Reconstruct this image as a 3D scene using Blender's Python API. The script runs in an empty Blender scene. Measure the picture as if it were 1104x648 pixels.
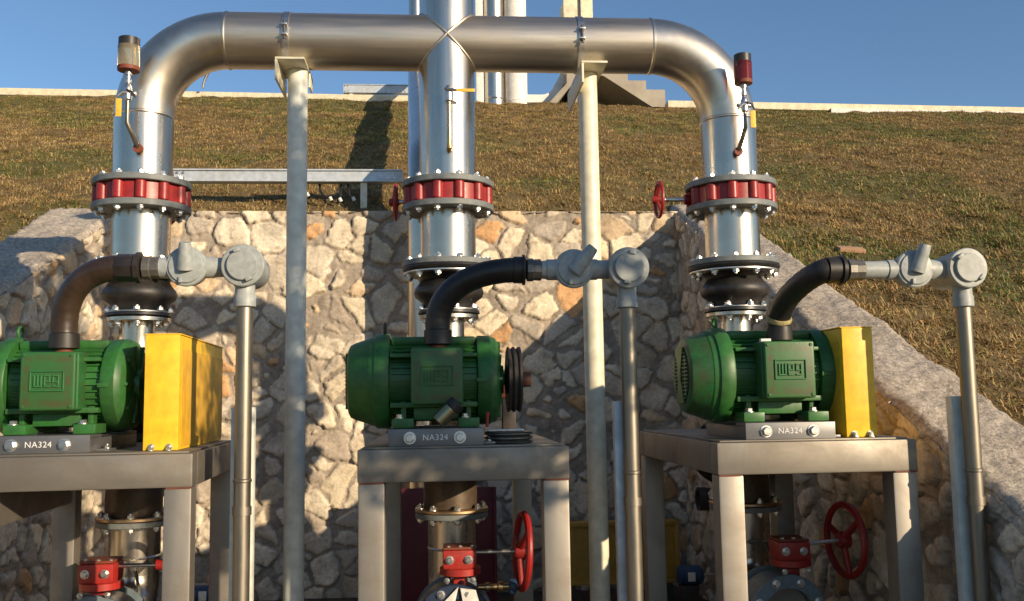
import bpy, bmesh, math, random
import numpy as np
from mathutils import Vector, Matrix
R = math.radians
PI = math.pi
C = bpy.context.scene.collection
scene = bpy.context.scene

# ------------------------------------------------------------ camera
cam_d = bpy.data.cameras.new('camera')
cam_d.sensor_width = 36.0
cam_d.lens = 1010.0 / 1104.0 * 36.0
cam_d.clip_start = 0.05
cam_d.clip_end = 3000
cam = bpy.data.objects.new('camera', cam_d)
C.objects.link(cam)
yaw, pit, rol = R(4.5), R(6.0), R(0.9)
fw = Vector((math.sin(yaw)*math.cos(pit), math.cos(yaw)*math.cos(pit), math.sin(pit)))
r0 = Vector((math.cos(yaw), -math.sin(yaw), 0)); u0 = r0.cross(fw)
rt = r0*math.cos(rol) - u0*math.sin(rol); up = u0*math.cos(rol) + r0*math.sin(rol)
M = Matrix((rt, up, -fw)).transposed().to_4x4()
M.translation = (0, 0, 1.5)
cam.matrix_world = M
scene.camera = cam

# ------------------------------------------------------------ light
SUN_AZ, SUN_EL = R(43.2), R(15.5)           # from behind the camera, to the right
world = bpy.data.worlds.new('World'); scene.world = world
world.use_nodes = True
nt = world.node_tree; nt.nodes.clear()
wo = nt.nodes.new('ShaderNodeOutputWorld'); bg = nt.nodes.new('ShaderNodeBackground')
sky = nt.nodes.new('ShaderNodeTexSky'); sky.sky_type = 'NISHITA'
sky.sun_disc = False
sky.sun_elevation = SUN_EL
sky.sun_rotation = PI - SUN_AZ
sky.altitude = 0; sky.air_density = 1.0; sky.dust_density = 0.3; sky.ozone_density = 3.6
bg.inputs['Strength'].default_value = 0.120
nt.links.new(sky.outputs[0], bg.inputs['Color']); nt.links.new(bg.outputs[0], wo.inputs['Surface'])
sun_d = bpy.data.lights.new('sun', 'SUN'); sun_d.energy = 5.0; sun_d.angle = R(0.53)
sun_d.color = (1.0, 0.80, 0.56)
sun = bpy.data.objects.new('sun', sun_d); C.objects.link(sun)
sd = Vector((math.sin(SUN_AZ)*math.cos(SUN_EL), -math.cos(SUN_AZ)*math.cos(SUN_EL), math.sin(SUN_EL)))
sun.rotation_euler = sd.to_track_quat('Z', 'Y').to_euler()
scene.view_settings.view_transform = 'Standard'
scene.view_settings.look = 'None'
scene.view_settings.exposure = 0.28
scene.view_settings.gamma = 1.0
scene.view_settings.use_curve_mapping = False
scene.render.engine = 'CYCLES'
scene.cycles.max_bounces = 8

random.seed(11)
rng = np.random.default_rng(7)

# ------------------------------------------------------------ materials
def nodes_of(name):
    m = bpy.data.materials.new(name); m.use_nodes = True
    n = m.node_tree; n.nodes.clear()
    o = n.nodes.new('ShaderNodeOutputMaterial'); b = n.nodes.new('ShaderNodeBsdfPrincipled')
    n.links.new(b.outputs[0], o.inputs['Surface'])
    return m, n, b
def N(n, t, **k):
    x = n.nodes.new('ShaderNode'+t)
    for a, v in k.items():
        if a in x.inputs.keys(): x.inputs[a].default_value = v
        else: setattr(x, a, v)
    return x
def ramp(n, src, stops):
    r = n.nodes.new('ShaderNodeValToRGB')
    e = r.color_ramp.elements
    while len(e) < len(stops): e.new(0.5)
    for q, (p, c) in zip(e, stops):
        q.position = p; q.color = (c[0], c[1], c[2], 1) if not isinstance(c, (int, float)) else (c, c, c, 1)
    n.links.new(src, r.inputs[0]); return r
def coords(n, scale=(1, 1, 1)):
    t = n.nodes.new('ShaderNodeTexCoord'); mp = n.nodes.new('ShaderNodeMapping')
    mp.inputs['Scale'].default_value = scale
    n.links.new(t.outputs['Object'], mp.inputs['Vector']); return mp.outputs['Vector']
def mixc(n, f, a, b, mode='MIX'):
    x = n.nodes.new('ShaderNodeMix'); x.data_type = 'RGBA'; x.blend_type = mode
    def put(s, v):
        if hasattr(v, 'is_output'): n.links.new(v, s)
        elif isinstance(v, (int, float)): s.default_value = v
        else: s.default_value = (v[0], v[1], v[2], 1)
    put(x.inputs[0], f); put(x.inputs[6], a); put(x.inputs[7], b)
    return x.outputs[2]
def bump(n, b, h, dist, strength=1.0):
    x = n.nodes.new('ShaderNodeBump'); x.inputs['Distance'].default_value = dist
    x.inputs['Strength'].default_value = strength
    n.links.new(h, x.inputs['Height']); n.links.new(x.outputs[0], b.inputs['Normal'])

def paint(name, col, rough=.45, dirt=(.1, .08, .05), amount=.35, scale=6, metal=0.0, chips=None, spec=.5):
    """coloured paint or plastic with dust, stains and faint unevenness"""
    m, n, b = nodes_of(name)
    v = coords(n)
    a = N(n, 'TexNoise', Scale=scale, Detail=8, Roughness=.65); n.links.new(v, a.inputs['Vector'])
    f = ramp(n, a.outputs[0], [(.42, 0), (.72, amount)])
    c = mixc(n, f.outputs[0], col, dirt)
    g = N(n, 'TexNoise', Scale=scale*6, Detail=5); n.links.new(v, g.inputs['Vector'])
    g2 = ramp(n, g.outputs[0], [(.3, .82), (.7, 1.12)])
    c = mixc(n, 1.0, c, g2.outputs[0], 'MULTIPLY')
    if chips:
        h = N(n, 'TexNoise', Scale=scale*3.1, Detail=9, Roughness=.75); n.links.new(v, h.inputs['Vector'])
        k = ramp(n, h.outputs[0], [(.60, 0), (.64, 1)])
        c = mixc(n, k.outputs[0], c, chips)
    n.links.new(c, b.inputs['Base Color'])
    rr = ramp(n, a.outputs[0], [(.3, rough*.85), (.7, min(1, rough*1.35))])
    n.links.new(rr.outputs[0], b.inputs['Roughness'])
    b.inputs['Metallic'].default_value = metal
    b.inputs['Specular IOR Level'].default_value = spec
    bump(n, b, g.outputs[0], .0006, .5)
    return m

def steel(name, col=(.60, .57, .52), rough=.3, streak=(40, 40, 1.2), stain=.25, staincol=(.30, .24, .17), metal=1.0, var=.12):
    m, n, b = nodes_of(name)
    v = coords(n, streak)
    a = N(n, 'TexNoise', Scale=1.0, Detail=6, Roughness=.6); n.links.new(v, a.inputs['Vector'])
    v2 = coords(n, (1, 1, 1))
    s = N(n, 'TexNoise', Scale=2.6, Detail=9, Roughness=.7, Distortion=.6); n.links.new(v2, s.inputs['Vector'])
    sr = ramp(n, s.outputs[0], [(.45, 0), (.75, stain)])
    st = ramp(n, a.outputs[0], [(.3, .86), (.7, 1.1)])
    c = mixc(n, 1.0, col, st.outputs[0], 'MULTIPLY')
    c = mixc(n, sr.outputs[0], c, staincol)
    n.links.new(c, b.inputs['Base Color'])
    b.inputs['Metallic'].default_value = metal
    r1 = ramp(n, a.outputs[0], [(.25, rough-var*.5), (.75, rough+var)])
    r2 = mixc(n, sr.outputs[0], r1.outputs[0], (rough+.25,)*3)
    n.links.new(r2, b.inputs['Roughness'])
    bump(n, b, a.outputs[0], .0008, .35)
    return m

MT = {}
MT['steel_v'] = steel('brushed_stainless', col=(.60, .55, .47), rough=.25, var=.06, stain=.35,  streak=(26, 26, 1.5))
MT['steel_e'] = steel('satin_stainless_elbow', col=(.72, .65, .54), rough=.32, var=.05, streak=(7, 7, 7), stain=.4, staincol=(.34, .27, .19))
MT['steel_h'] = steel('brushed_stainless_header', rough=.40, var=.06, streak=(1.5, 26, 26), col=(.58, .52, .43), stain=.4, staincol=(.34, .26, .17))
MT['stand'] = steel('stand_stainless', col=(.28, .255, .215), rough=.50, var=.08, streak=(3, 10, 10), stain=.7, staincol=(.15, .12, .085), metal=.75)
MT['stand_leg'] = steel('stand_leg_stainless', col=(.30, .275, .235), rough=.50, var=.08, streak=(14, 14, 2), stain=.6, staincol=(.17, .13, .09), metal=.75)
MT['bolt'] = steel('zinc_bolt', col=(.66, .64, .60), rough=.33, streak=(60, 60, 60), stain=.3)
MT['galv'] = steel('galvanised_conduit', col=(.26, .235, .19), rough=.40, streak=(30, 30, 6), stain=.5, staincol=(.30, .26, .2), metal=.9)
MT['flange'] = paint('grey_flange_paint', (.17, .19, .19), .5, (.09, .08, .07), .4)
MT['red'] = paint('red_valve_paint', (.33, .018, .016), .36, (.10, .02, .015), .55, 9)
MT['redgear'] = paint('red_gearbox_paint', (.38, .022, .016), .42, (.12, .05, .035), .6, 12)
MT['black_rubber'] = paint('black_rubber', (.012, .012, .012), .42, (.09, .075, .06), .35, 7)
MT['brown_hose'] = paint('sun_baked_hose_rubber', (.032, .020, .013), .36, (.11, .065, .04), .5, 5)
MT['dark_hose'] = paint('dark_hose_rubber', (.014, .013, .013), .40, (.07, .055, .04), .4, 6)
MT['green'] = paint('green_motor_enamel', (.028, .140, .027), .40, (.035, .055, .02), .55, 7)
MT['greenbox'] = paint('green_worn_enamel', (.020, .125, .032), .42, (.06, .045, .02), .75, 14, chips=(.10, .055, .022))
def worn_lid():
    m, n, b = nodes_of('worn_lid_enamel'); v = coords(n)
    tc = n.nodes.new('ShaderNodeTexCoord'); sx = n.nodes.new('ShaderNodeSeparateXYZ'); n.links.new(tc.outputs['Object'], sx.inputs[0])
    def M_(op, a, b_=None):
        q = n.nodes.new('ShaderNodeMath'); q.operation = op
        for k, w in enumerate((a, b_)):
            if w is None: continue
            if hasattr(w, 'is_output'): n.links.new(w, q.inputs[k])
            else: q.inputs[k].default_value = w
        return q.outputs[0]
    ax = M_('DIVIDE', M_('ABSOLUTE', sx.outputs['X']), .094); az = M_('DIVIDE', M_('ABSOLUTE', M_('SUBTRACT', sx.outputs['Z'], .192)), .104)
    d = M_('MAXIMUM', ax, az)
    band = ramp(n, d, [(.60, .06), (.72, .62), (.86, .62), (.93, .02)])
    a = N(n, 'TexNoise', Scale=38, Detail=8, Roughness=.7); n.links.new(v, a.inputs['Vector'])
    f = M_('MULTIPLY', band.outputs[0], ramp(n, a.outputs[0], [(.40, 0), (.58, 1.0)]).outputs[0])
    a2 = N(n, 'TexNoise', Scale=9, Detail=6); n.links.new(v, a2.inputs['Vector'])
    base = mixc(n, ramp(n, a2.outputs[0], [(.4, 0), (.7, .5)]).outputs[0], (.028, .12, .028), (.045, .07, .022))
    n.links.new(mixc(n, f, base, (.085, .048, .02)), b.inputs['Base Color'])
    b.inputs['Roughness'].default_value = .42; bump(n, b, a.outputs[0], .001, .5)
    return m
MT['lid'] = worn_lid()
MT['greenclean'] = paint('green_lettering_enamel', (.028, .17, .045), .36, (.06, .06, .02), .4, 14)
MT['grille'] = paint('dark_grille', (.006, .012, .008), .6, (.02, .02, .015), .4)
MT['yellow'] = paint('yellow_guard_paint', (.82, .50, .022), .42, (.66, .38, .03), .25, 4)
MT['yellow_dirty'] = paint('yellow_scraped_paint', (.68, .38, .024), .5, (.42, .28, .11), .35, 3)
MT['shaded_yellow'] = paint('shaded_yellow_paint', (.42, .24, .03), .6, (.25, .15, .05), .5, 4)  # guard yellow darkened, the shade by the back wall put into the colour
MT['grey_fit'] = paint('grey_fitting_paint', (.34, .37, .36), .42, (.24, .22, .18), .35, 8)
MT['dull_fit'] = paint('dull_zinc_coupling', (.20, .19, .17), .42, (.1, .08, .06), .6, 12, metal=.6)
MT['post_a'] = paint('cream_post_paint', (.66, .68, .60), .42, (.56, .55, .46), .12, 3)
MT['post_b'] = paint('ivory_post_paint', (.72, .67, .50), .40, (.6, .54, .4), .15, 3)
MT['tray'] = paint('galvanised_tray', (.56, .60, .63), .42, (.3, .28, .24), .4, 4, metal=.35)
MT['kerb'] = paint('cream_kerb', (.78, .70, .50), .8, (.55, .47, .33), .5, 2, spec=.2)
MT['white'] = paint('white_paint', (.78, .76, .70), .5, (.5, .45, .36), .4, 5)
MT['brass'] = steel('brass', col=(.62, .40, .18), rough=.28, streak=(20, 20, 20), stain=.4)
MT['bronze_rim'] = steel('bronze_rim', col=(.55, .38, .22), rough=.35, streak=(8, 8, 30), stain=.4, staincol=(.12, .08, .05))
MT['cast'] = paint('dark_cast_iron', (.03, .026, .022), .55, (.09, .05, .03), .6, 8)
MT['rust'] = paint('rusty_red_iron', (.20, .045, .02), .6, (.1, .04, .02), .6, 12)
MT['darkred'] = paint('maroon_panel_paint', (.13, .014, .018), .5, (.05, .01, .01), .5, 3)
MT['blue'] = paint('blue_motor_paint', (.02, .06, .13), .4, (.02, .03, .05), .5, 8)
MT['bluegrey'] = paint('blue_grey_valve_coating', (.16, .21, .23), .42, (.08, .09, .09), .5, 8)
MT['navy'] = paint('navy_valve_body', (.015, .03, .07), .38, (.03, .03, .03), .4, 8)
MT['tag'] = paint('yellow_tag', (.80, .50, .05), .5, (.4, .2, .02), .3, 20)
MT['plate'] = steel('rail_plate', col=(.20, .20, .20), rough=.45, streak=(4, 10, 10), stain=.5, staincol=(.13, .08, .05), metal=.7)
MT['letter'] = paint('white_lettering', (.75, .75, .72), .6, (.5, .5, .48), .4, 60)
MT['wood'] = paint('weathered_board', (.40, .24, .14), .8, (.25, .14, .08), .5, 9)
MT['can'] = steel('olive_can', col=(.34, .30, .17), rough=.3, streak=(20, 20, 5), stain=.5)

def glass(name, col, alpha_r=.06):
    m, n, b = nodes_of(name)
    b.inputs['Base Color'].default_value = (*col, 1); b.inputs['Roughness'].default_value = alpha_r
    b.inputs['Transmission Weight'].default_value = .75; b.inputs['IOR'].default_value = 1.45
    return m
MT['oil_clear'] = glass('clear_cup_glass', (.62, .52, .32))
MT['oil_red'] = glass('red_oil', (.32, .03, .02))

def concrete(name, col, col2, scale=3, rough=.9, white=.0, bd=.004, lo=.42, hi=1.22, fine=22):
    m, n, b = nodes_of(name); v = coords(n)
    a = N(n, 'TexNoise', Scale=scale, Detail=10, Roughness=.7); n.links.new(v, a.inputs['Vector'])
    c = ramp(n, a.outputs[0], [(.3, col2), (.68, col)]).outputs[0]
    g = N(n, 'TexNoise', Scale=scale*fine, Detail=6, Roughness=.7); n.links.new(v, g.inputs['Vector'])
    gr = ramp(n, g.outputs[0], [(.34, lo), (.64, hi)])
    c = mixc(n, 1.0, c, gr.outputs[0], 'MULTIPLY')
    if white:
        w = N(n, 'TexNoise', Scale=scale*3.2, Detail=8, Roughness=.6, Distortion=1.2); n.links.new(v, w.inputs['Vector'])
        wr = ramp(n, w.outputs[0], [(.63, 0), (.66, white)])
        c = mixc(n, wr.outputs[0], c, (.62, .57, .47))
        vo = N(n, 'TexVoronoi', Scale=38); n.links.new(v, vo.inputs['Vector'])
        vr = ramp(n, vo.outputs['Distance'], [(.05, .32), (.2, 1)])
        c = mixc(n, .7, c, vr.outputs[0], 'MULTIPLY')
    n.links.new(c, b.inputs['Base Color']); b.inputs['Roughness'].default_value = rough
    b.inputs['Specular IOR Level'].default_value = .2
    bump(n, b, g.outputs[0], bd, .9)
    return m
MT['conc_top'] = concrete('rough_wall_coping', (.58, .51, .42), (.38, .32, .25), 2.5, .95, .75, .014, .50, 1.18, 17)
MT['conc'] = concrete('stair_concrete', (.42, .38, .31), (.30, .26, .20), 2, lo=.85, hi=1.06)
MT['ground'] = concrete('packed_dirt', (.16, .12, .085), (.085, .062, .045), 1.2, .95, 0, .01)
MT['slab'] = concrete('plinth_concrete', (.24, .21, .18), (.14, .12, .10), 3)

def attr_mat(name, fine=60, rough=.9, bd=.004, lo=.72, hi=1.15, attr='col', sub=None):
    m, n, b = nodes_of(name); v = coords(n)
    at = n.nodes.new('ShaderNodeAttribute'); at.attribute_name = attr
    g = N(n, 'TexNoise', Scale=fine, Detail=8, Roughness=.7); n.links.new(v, g.inputs['Vector'])
    gr = ramp(n, g.outputs[0], [(.3, lo), (.7, hi)])
    c = mixc(n, 1.0, at.outputs['Color'], gr.outputs[0], 'MULTIPLY')
    n.links.new(c, b.inputs['Base Color']); b.inputs['Roughness'].default_value = rough
    b.inputs['Specular IOR Level'].default_value = .2
    if sub: b.inputs['Subsurface Weight'].default_value = 0
    if bd: bump(n, b, g.outputs[0], bd, .8)
    return m
MT['stone'] = attr_mat('rubble_masonry', 46, .9, .007, .72, 1.20)
MT['grass'] = attr_mat('grass_blade', 3, .75, 0, .8, 1.15)

# ------------------------------------------------------------ helpers
def link(o, parent=None, loc=None):
    C.objects.link(o)
    if parent is not None: o.parent = parent
    if loc is not None: o.location = loc
    return o
def obj(name, bm, mat, parent=None, loc=None, smooth=True, angle=35):
    me = bpy.data.meshes.new(name); bm.to_mesh(me); bm.free()
    me.materials.append(MT[mat] if isinstance(mat, str) else mat)
    if smooth:
        me.polygons.foreach_set('use_smooth', [True]*len(me.polygons))
        me.set_sharp_from_angle(angle=R(angle))
    return link(bpy.data.objects.new(name, me), parent, loc)
def thing(name, label, cat, loc=(0, 0, 0), rz=0, group=None):
    o = bpy.data.objects.new(name, None); o.empty_display_size = .1
    link(o, None, loc); o.rotation_euler = (0, 0, rz)
    return tag(o, label, cat, group)
def tag(o, label, cat, group=None, kind=None):
    o['label'] = label; o['category'] = cat
    if group: o['group'] = group
    if kind: o['kind'] = kind
    return o
def setting(o, label, kind='structure'):
    o['kind'] = kind; o['label'] = label; o['category'] = o.name.replace('_', ' '); return o
def copy_tree(o, parent=None):
    c = o.copy(); C.objects.link(c)
    if parent is not None: c.parent = parent
    for ch in list(o.children): copy_tree(ch, c)
    return c
def BM(): return bmesh.new()

def box(bm, x0, x1, y0, y1, z0, z1, bev=0.0, mtx=None, seg=2):
    g = bmesh.ops.create_cube(bm, size=1.0)['verts']
    for v in g:
        v.co = Vector(((x0+x1)/2+v.co.x*(x1-x0), (y0+y1)/2+v.co.y*(y1-y0), (z0+z1)/2+v.co.z*(z1-z0)))
    if bev:
        ed = list({e for v in g for e in v.link_edges})
        r = bmesh.ops.bevel(bm, geom=ed, offset=bev, segments=seg, affect='EDGES', profile=.6)
        g = list({v for f in r['faces'] for v in f.verts} | {v for v in g if v.is_valid})
    if mtx is not None:
        for v in g: v.co = mtx @ v.co
    return bm
def lathe(bm, prof, seg=40, mtx=None, cap=True):
    """profile [(r, z)] turned about z"""
    rings = []
    for r, z in prof:
        rings.append([bm.verts.new((r*math.cos(2*PI*i/seg), r*math.sin(2*PI*i/seg), z)) for i in range(seg)])
    for a, b in zip(rings, rings[1:]):
        for i in range(seg):
            j = (i+1) % seg
            bm.faces.new((a[i], a[j], b[j], b[i]))
    if cap:
        if prof[0][0] > 1e-4: bm.faces.new(list(reversed(rings[0])))
        if prof[-1][0] > 1e-4: bm.faces.new(rings[-1])
    if mtx is not None:
        for ring in rings:
            for v in ring: v.co = mtx @ v.co
    return bm
AX = Matrix.Rotation(PI/2, 4, 'Y')        # z -> x
AY = Matrix.Rotation(-PI/2, 4, 'X')       # z -> y
AYN = Matrix.Rotation(PI/2, 4, 'X')       # z -> -y
def T(x, y, z): return Matrix.Translation((x, y, z))
def tube(bm, pts, r, seg=16, cap=True):
    pts = [Vector(p) for p in pts]; n = len(pts)
    rs = r if isinstance(r, (list, tuple)) else [r]*n
    tan = [(pts[min(i+1, n-1)]-pts[max(i-1, 0)]).normalized() for i in range(n)]
    a = Vector((0, 0, 1)) if abs(tan[0].z) < .9 else Vector((1, 0, 0))
    nrm = (a - tan[0]*a.dot(tan[0])).normalized(); rings = []
    for i in range(n):
        nrm = (nrm - tan[i]*nrm.dot(tan[i])).normalized(); bi = tan[i].cross(nrm)
        rings.append([bm.verts.new(pts[i]+(nrm*math.cos(2*PI*k/seg)+bi*math.sin(2*PI*k/seg))*rs[i]) for k in range(seg)])
    for p, q in zip(rings, rings[1:]):
        for k in range(seg):
            j = (k+1) % seg
            bm.faces.new((p[k], p[j], q[j], q[k]))
    if cap:
        bm.faces.new(list(reversed(rings[0]))); bm.faces.new(rings[-1])
    return bm
def arc(c, p0, p1, n=14):
    """quarter arc about c from p0 to p1"""
    c, p0, p1 = Vector(c), Vector(p0), Vector(p1)
    return [c+(p0-c)*math.cos(PI/2*i/n)+(p1-c)*math.sin(PI/2*i/n) for i in range(n+1)]
def bez(p0, p1, p2, p3, n=20):
    P = [Vector(p) for p in (p0, p1, p2, p3)]
    return [P[0]*(1-t)**3+P[1]*3*t*(1-t)**2+P[2]*3*t*t*(1-t)+P[3]*t**3 for t in [i/n for i in range(n+1)]]
def torus(bm, R0, r, seg=40, s2=10, mtx=None):
    vs = [[bm.verts.new(((R0+r*math.cos(2*PI*j/s2))*math.cos(2*PI*i/seg), (R0+r*math.cos(2*PI*j/s2))*math.sin(2*PI*i/seg), r*math.sin(2*PI*j/s2))) for j in range(s2)] for i in range(seg)]
    for i in range(seg):
        for j in range(s2):
            bm.faces.new((vs[i][j], vs[(i+1) % seg][j], vs[(i+1) % seg][(j+1) % s2], vs[i][(j+1) % s2]))
    if mtx is not None:
        for ring in vs:
            for v in ring: v.co = mtx @ v.co
    return bm
def bolt_mesh(rad, h, thread=0.0, washer=True):
    bm = BM(); z = 0
    if washer:
        lathe(bm, [(rad*1.35, 0), (rad*1.35, h*.18)], 16); z = h*.18
    lathe(bm, [(rad*1.02, z), (rad*1.02, h*.88), (rad*.85, h)], 6)
    if thread: lathe(bm, [(rad*.52, h), (rad*.52, h+thread), (rad*.4, h+thread+.002)], 10)
    me = bpy.data.meshes.new('bolt'); bm.to_mesh(me); bm.free(); me.materials.append(MT['bolt'])
    return me
BOLT = bolt_mesh(.0155, .017, .005)
BOLT_S = bolt_mesh(.009, .011, .004)
BOLT_HD = bolt_mesh(.0135, .016)
def bolts(parent, n, rad, z, down=False, me=None, phase=0.0, name='bolt'):
    for i in range(n):
        a = 2*PI*(i+phase)/n
        o = link(bpy.data.objects.new(name, me or BOLT), parent, (rad*math.cos(a), rad*math.sin(a), z))
        o.rotation_euler = (PI if down else 0, 0, random.random()*2)
def bolt_at(parent, loc, rot=(0, 0, 0), me=None, name='bolt'):
    o = link(bpy.data.objects.new(name, me or BOLT_HD), parent, loc); o.rotation_euler = rot; return o
def ring_bm(ro, ri, h, bev=.003, seg=48, mtx=None):
    bm = BM(); b = bev
    return lathe(bm, [(ri, 0), (ro-b, 0), (ro, b), (ro, h-b), (ro-b, h), (ri, h), (ri, 0)], seg, mtx, cap=False)

# value noise (numpy) for terrain and masonry
def vnoise(x, y, seed, octv=4, gain=.5):
    out = np.zeros_like(x); amp = 1.0; tot = 0
    for o in range(octv):
        g = np.random.default_rng(seed+o*17).random((128, 128))
        xi = np.floor(x).astype(int); yi = np.floor(y).astype(int)
        fx = x-xi; fy = y-yi; fx = fx*fx*(3-2*fx); fy = fy*fy*(3-2*fy)
        a = g[xi % 128, yi % 128]; b = g[(xi+1) % 128, yi % 128]; c = g[xi % 128, (yi+1) % 128]; d = g[(xi+1) % 128, (yi+1) % 128]
        out += amp*((a*(1-fx)+b*fx)*(1-fy)+(c*(1-fx)+d*fx)*fy); tot += amp
        amp *= gain; x = x*2.03+5.1; y = y*2.03+1.7
    return out/tot
def mesh_np(name, verts, faces, mat, col=None, parent=None, smooth=True):
    """verts (n,3), faces (m,k) of equal size k"""
    me = bpy.data.meshes.new(name); k = faces.shape[1]
    me.vertices.add(len(verts)); me.vertices.foreach_set('co', np.ascontiguousarray(verts, dtype=np.float32).ravel())
    me.loops.add(faces.size); me.loops.foreach_set('vertex_index', faces.astype(np.int32).ravel())
    me.polygons.add(len(faces)); me.polygons.foreach_set('loop_start', (np.arange(len(faces))*k).astype(np.int32))
    if smooth: me.polygons.foreach_set('use_smooth', np.ones(len(faces), dtype=bool))
    if col is not None:
        at = me.color_attributes.new('col', 'FLOAT_COLOR', 'POINT')
        at.data.foreach_set('color', np.concatenate([col, np.ones((len(col), 1))], 1).astype(np.float32).ravel())
    me.update(calc_edges=True); me.validate()
    me.materials.append(MT[mat])
    return link(bpy.data.objects.new(name, me), parent)
def grid_faces(nu, nv, flip=False):
    i = np.arange(nu-1)[:, None]*nv+np.arange(nv-1)[None, :]
    f = np.stack([i, i+nv, i+nv+1, i+1], -1).reshape(-1, 4)
    return f[:, ::-1] if flip else f
# ------------------------------------------------------------ ground and embankment
S, Y0, Z0 = .44, 7.5, 3.01
XL, XLo, XR, XRo = -2.5, -2.94, 1.97, 2.36
def ycrest(x): return 15.55-.09*x
def zslope(y): return Z0+S*(y-Y0)
bm = BM()
for q in ((-600, -600), (600, -600), (600, 900), (-600, 900)): bm.verts.new((*q, 0))
bm.faces.new(bm.verts[:])
setting(obj('ground', bm, 'ground', smooth=False), 'packed brown dirt ground at the foot of the stone walls')

gv, gf, off = [], [], 0
def add_grid(xs, ys_fn, nv, zf):
    global off
    nu = len(xs); t = np.linspace(0, 1, nv)
    X = np.repeat(xs[:, None], nv, 1); Yg = np.stack([ys_fn(x, t) for x in xs])
    Z = zf(X, Yg)
    gv.append(np.stack([X, Yg, Z], -1).reshape(-1, 3)); gf.append(grid_faces(nu, nv)+off); off += nu*nv
def zgrass(X, Yg):
    near = np.where((X > XL-.1) & (X < XR+.1), np.clip((Yg-7.5)/.7, 0, 1), 1.0)
    z = zslope(Yg)-.02-.05*(1-near)+(vnoise(X*.9+40, Yg*.9+40, 5, 4)-.5)*.14*near+(vnoise(X*6+90, Yg*6+90, 9, 4)-.5)*.075
    zc = zslope(ycrest(X))
    return np.where(Yg > ycrest(X), zc-.02, np.minimum(z, zc+.03))
add_grid(np.linspace(-26, 30, 420), lambda x, t: 7.56+t*(ycrest(x)-7.56), 110, zgrass)
add_grid(np.linspace(-26, XLo+.03, 150), lambda x, t: .5+t*7.4, 90, zgrass)
add_grid(np.linspace(XRo-.03, 30, 180), lambda x, t: .5+t*7.4, 90, zgrass)
add_grid(np.linspace(-120, 120, 60), lambda x, t: ycrest(x)+t*300, 6, lambda X, Yg: zslope(ycrest(X))-.02)
gvv = np.concatenate(gv); gff = np.concatenate(gf)
def soil_col(X, Yg):
    n1 = vnoise(X*.8+11, Yg*.8+3, 21, 5, .55); n2 = vnoise(X*5+1, Yg*5+7, 23, 4)
    c = np.array([.16, .115, .05])[None]*(.65+.7*n2[:, None])
    gmask = np.clip((n1-.50)*7, 0, 1)[:, None]
    return c*(1-gmask*.6)+np.array([.09, .10, .034])[None]*gmask*.6
emb = mesh_np('embankment', gvv, gff, 'grass', soil_col(gvv[:, 0], gvv[:, 1]))
setting(emb, 'sloping earth bank rising behind the stone wall to the crest')

def blades(n, xr, yr, keep=None, lmul=1.0):
    x = rng.uniform(*xr, n); t = rng.random(n)
    y = yr[0]+t*(yr[1]-yr[0])
    m = y < ycrest(x)+.05
    if keep is not None: m &= keep(x, y)
    x, y = x[m], y[m]; n = len(x)
    z = zgrass(x, y)
    dens = vnoise(x*2.3+3, y*2.3+8, 31, 3)
    k = rng.random(n) < .55+.8*dens; x, y, z = x[k], y[k], z[k]; n = len(x)
    n1 = vnoise(x*.8+11, y*.8+3, 21, 5, .55)+.10*(rng.random(n)-.5); n3 = vnoise(x*3.5+6, y*3.5+2, 27, 3)
    n4 = vnoise(x*6.5+6, y*6.5+2, 29, 3)
    az = rng.uniform(0, 2*PI, n)
    tall = (n3 > .55)
    el = np.where(rng.random(n) < .72, rng.uniform(.05, .45, n), rng.uniform(.45, 1.2, n))
    L = rng.uniform(.025, .062, n)*lmul*np.where(tall, 1.25, 1.0); W = rng.uniform(.003, .0065, n)*lmul
    d = np.stack([np.cos(az)*np.cos(el), np.sin(az)*np.cos(el), np.sin(el)+S*np.sin(az)*np.cos(el)], -1)
    s = np.stack([-np.sin(az), np.cos(az), np.zeros(n)], -1)
    roll = rng.uniform(-1, 1, n)[:, None]; s = s+np.array([0, 0, .8])[None]*roll
    p = np.stack([x, y, z-.008], -1)
    mid = p+d*L[:, None]*.55; tip = p+d*L[:, None]; tip[:, 2] -= L*.18
    V = np.stack([p-s*W[:, None]*.5, p+s*W[:, None]*.5, mid+s*W[:, None]*.45, tip, mid-s*W[:, None]*.45], 1).reshape(-1, 3)
    i = np.arange(n)[:, None]*5
    Fq = i+np.array([[0, 1, 2, 4]]); Ft = i+np.array([[4, 2, 3, 3]])
    # colours of the blades themselves: straw, brown, olive, green
    u = rng.random(n); g = np.clip((n1-.52)*8, 0, 1)
    straw = np.array([.44, .32, .14]); brown = np.array([.38, .225, .095]); olive = np.array([.27, .21, .07]); green = np.array([.14, .19, .04])
    cb = np.where((u < .40)[:, None], straw, np.where((u < .80)[:, None], brown, olive))
    cg = np.where((u < .60)[:, None], green, np.where((u < .85)[:, None], olive, straw))
    pick = (rng.random(n) < .08+.62*g)[:, None]
    col = np.where(pick, cg, cb)*rng.uniform(.72, 1.18, n)[:, None]*(.45+1.05*n4[:, None])
    return V, Fq, col
parts = [blades(1500000, (-9.5, 11.5), (7.56, 15.7)),
         blades(150000, (-7.5, XLo), (3.5, 7.95), lambda x, y: x < XLo-.0),
         blades(430000, (XRo, 7.5), (2.8, 7.95), lambda x, y: x > XRo+.01)]
V, Fa, Ca, o_ = [], [], [], 0
for v, f, c in parts:
    V.append(v); Fa.append(f+o_); Ca.append(np.repeat(c, 5, 0)); o_ += len(v)
V = np.concatenate(V); Fa = np.concatenate(Fa); Ca = np.concatenate(Ca)
tips = np.arange(len(V)//5)[:, None]*5+np.array([[4, 2, 3]])
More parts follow.
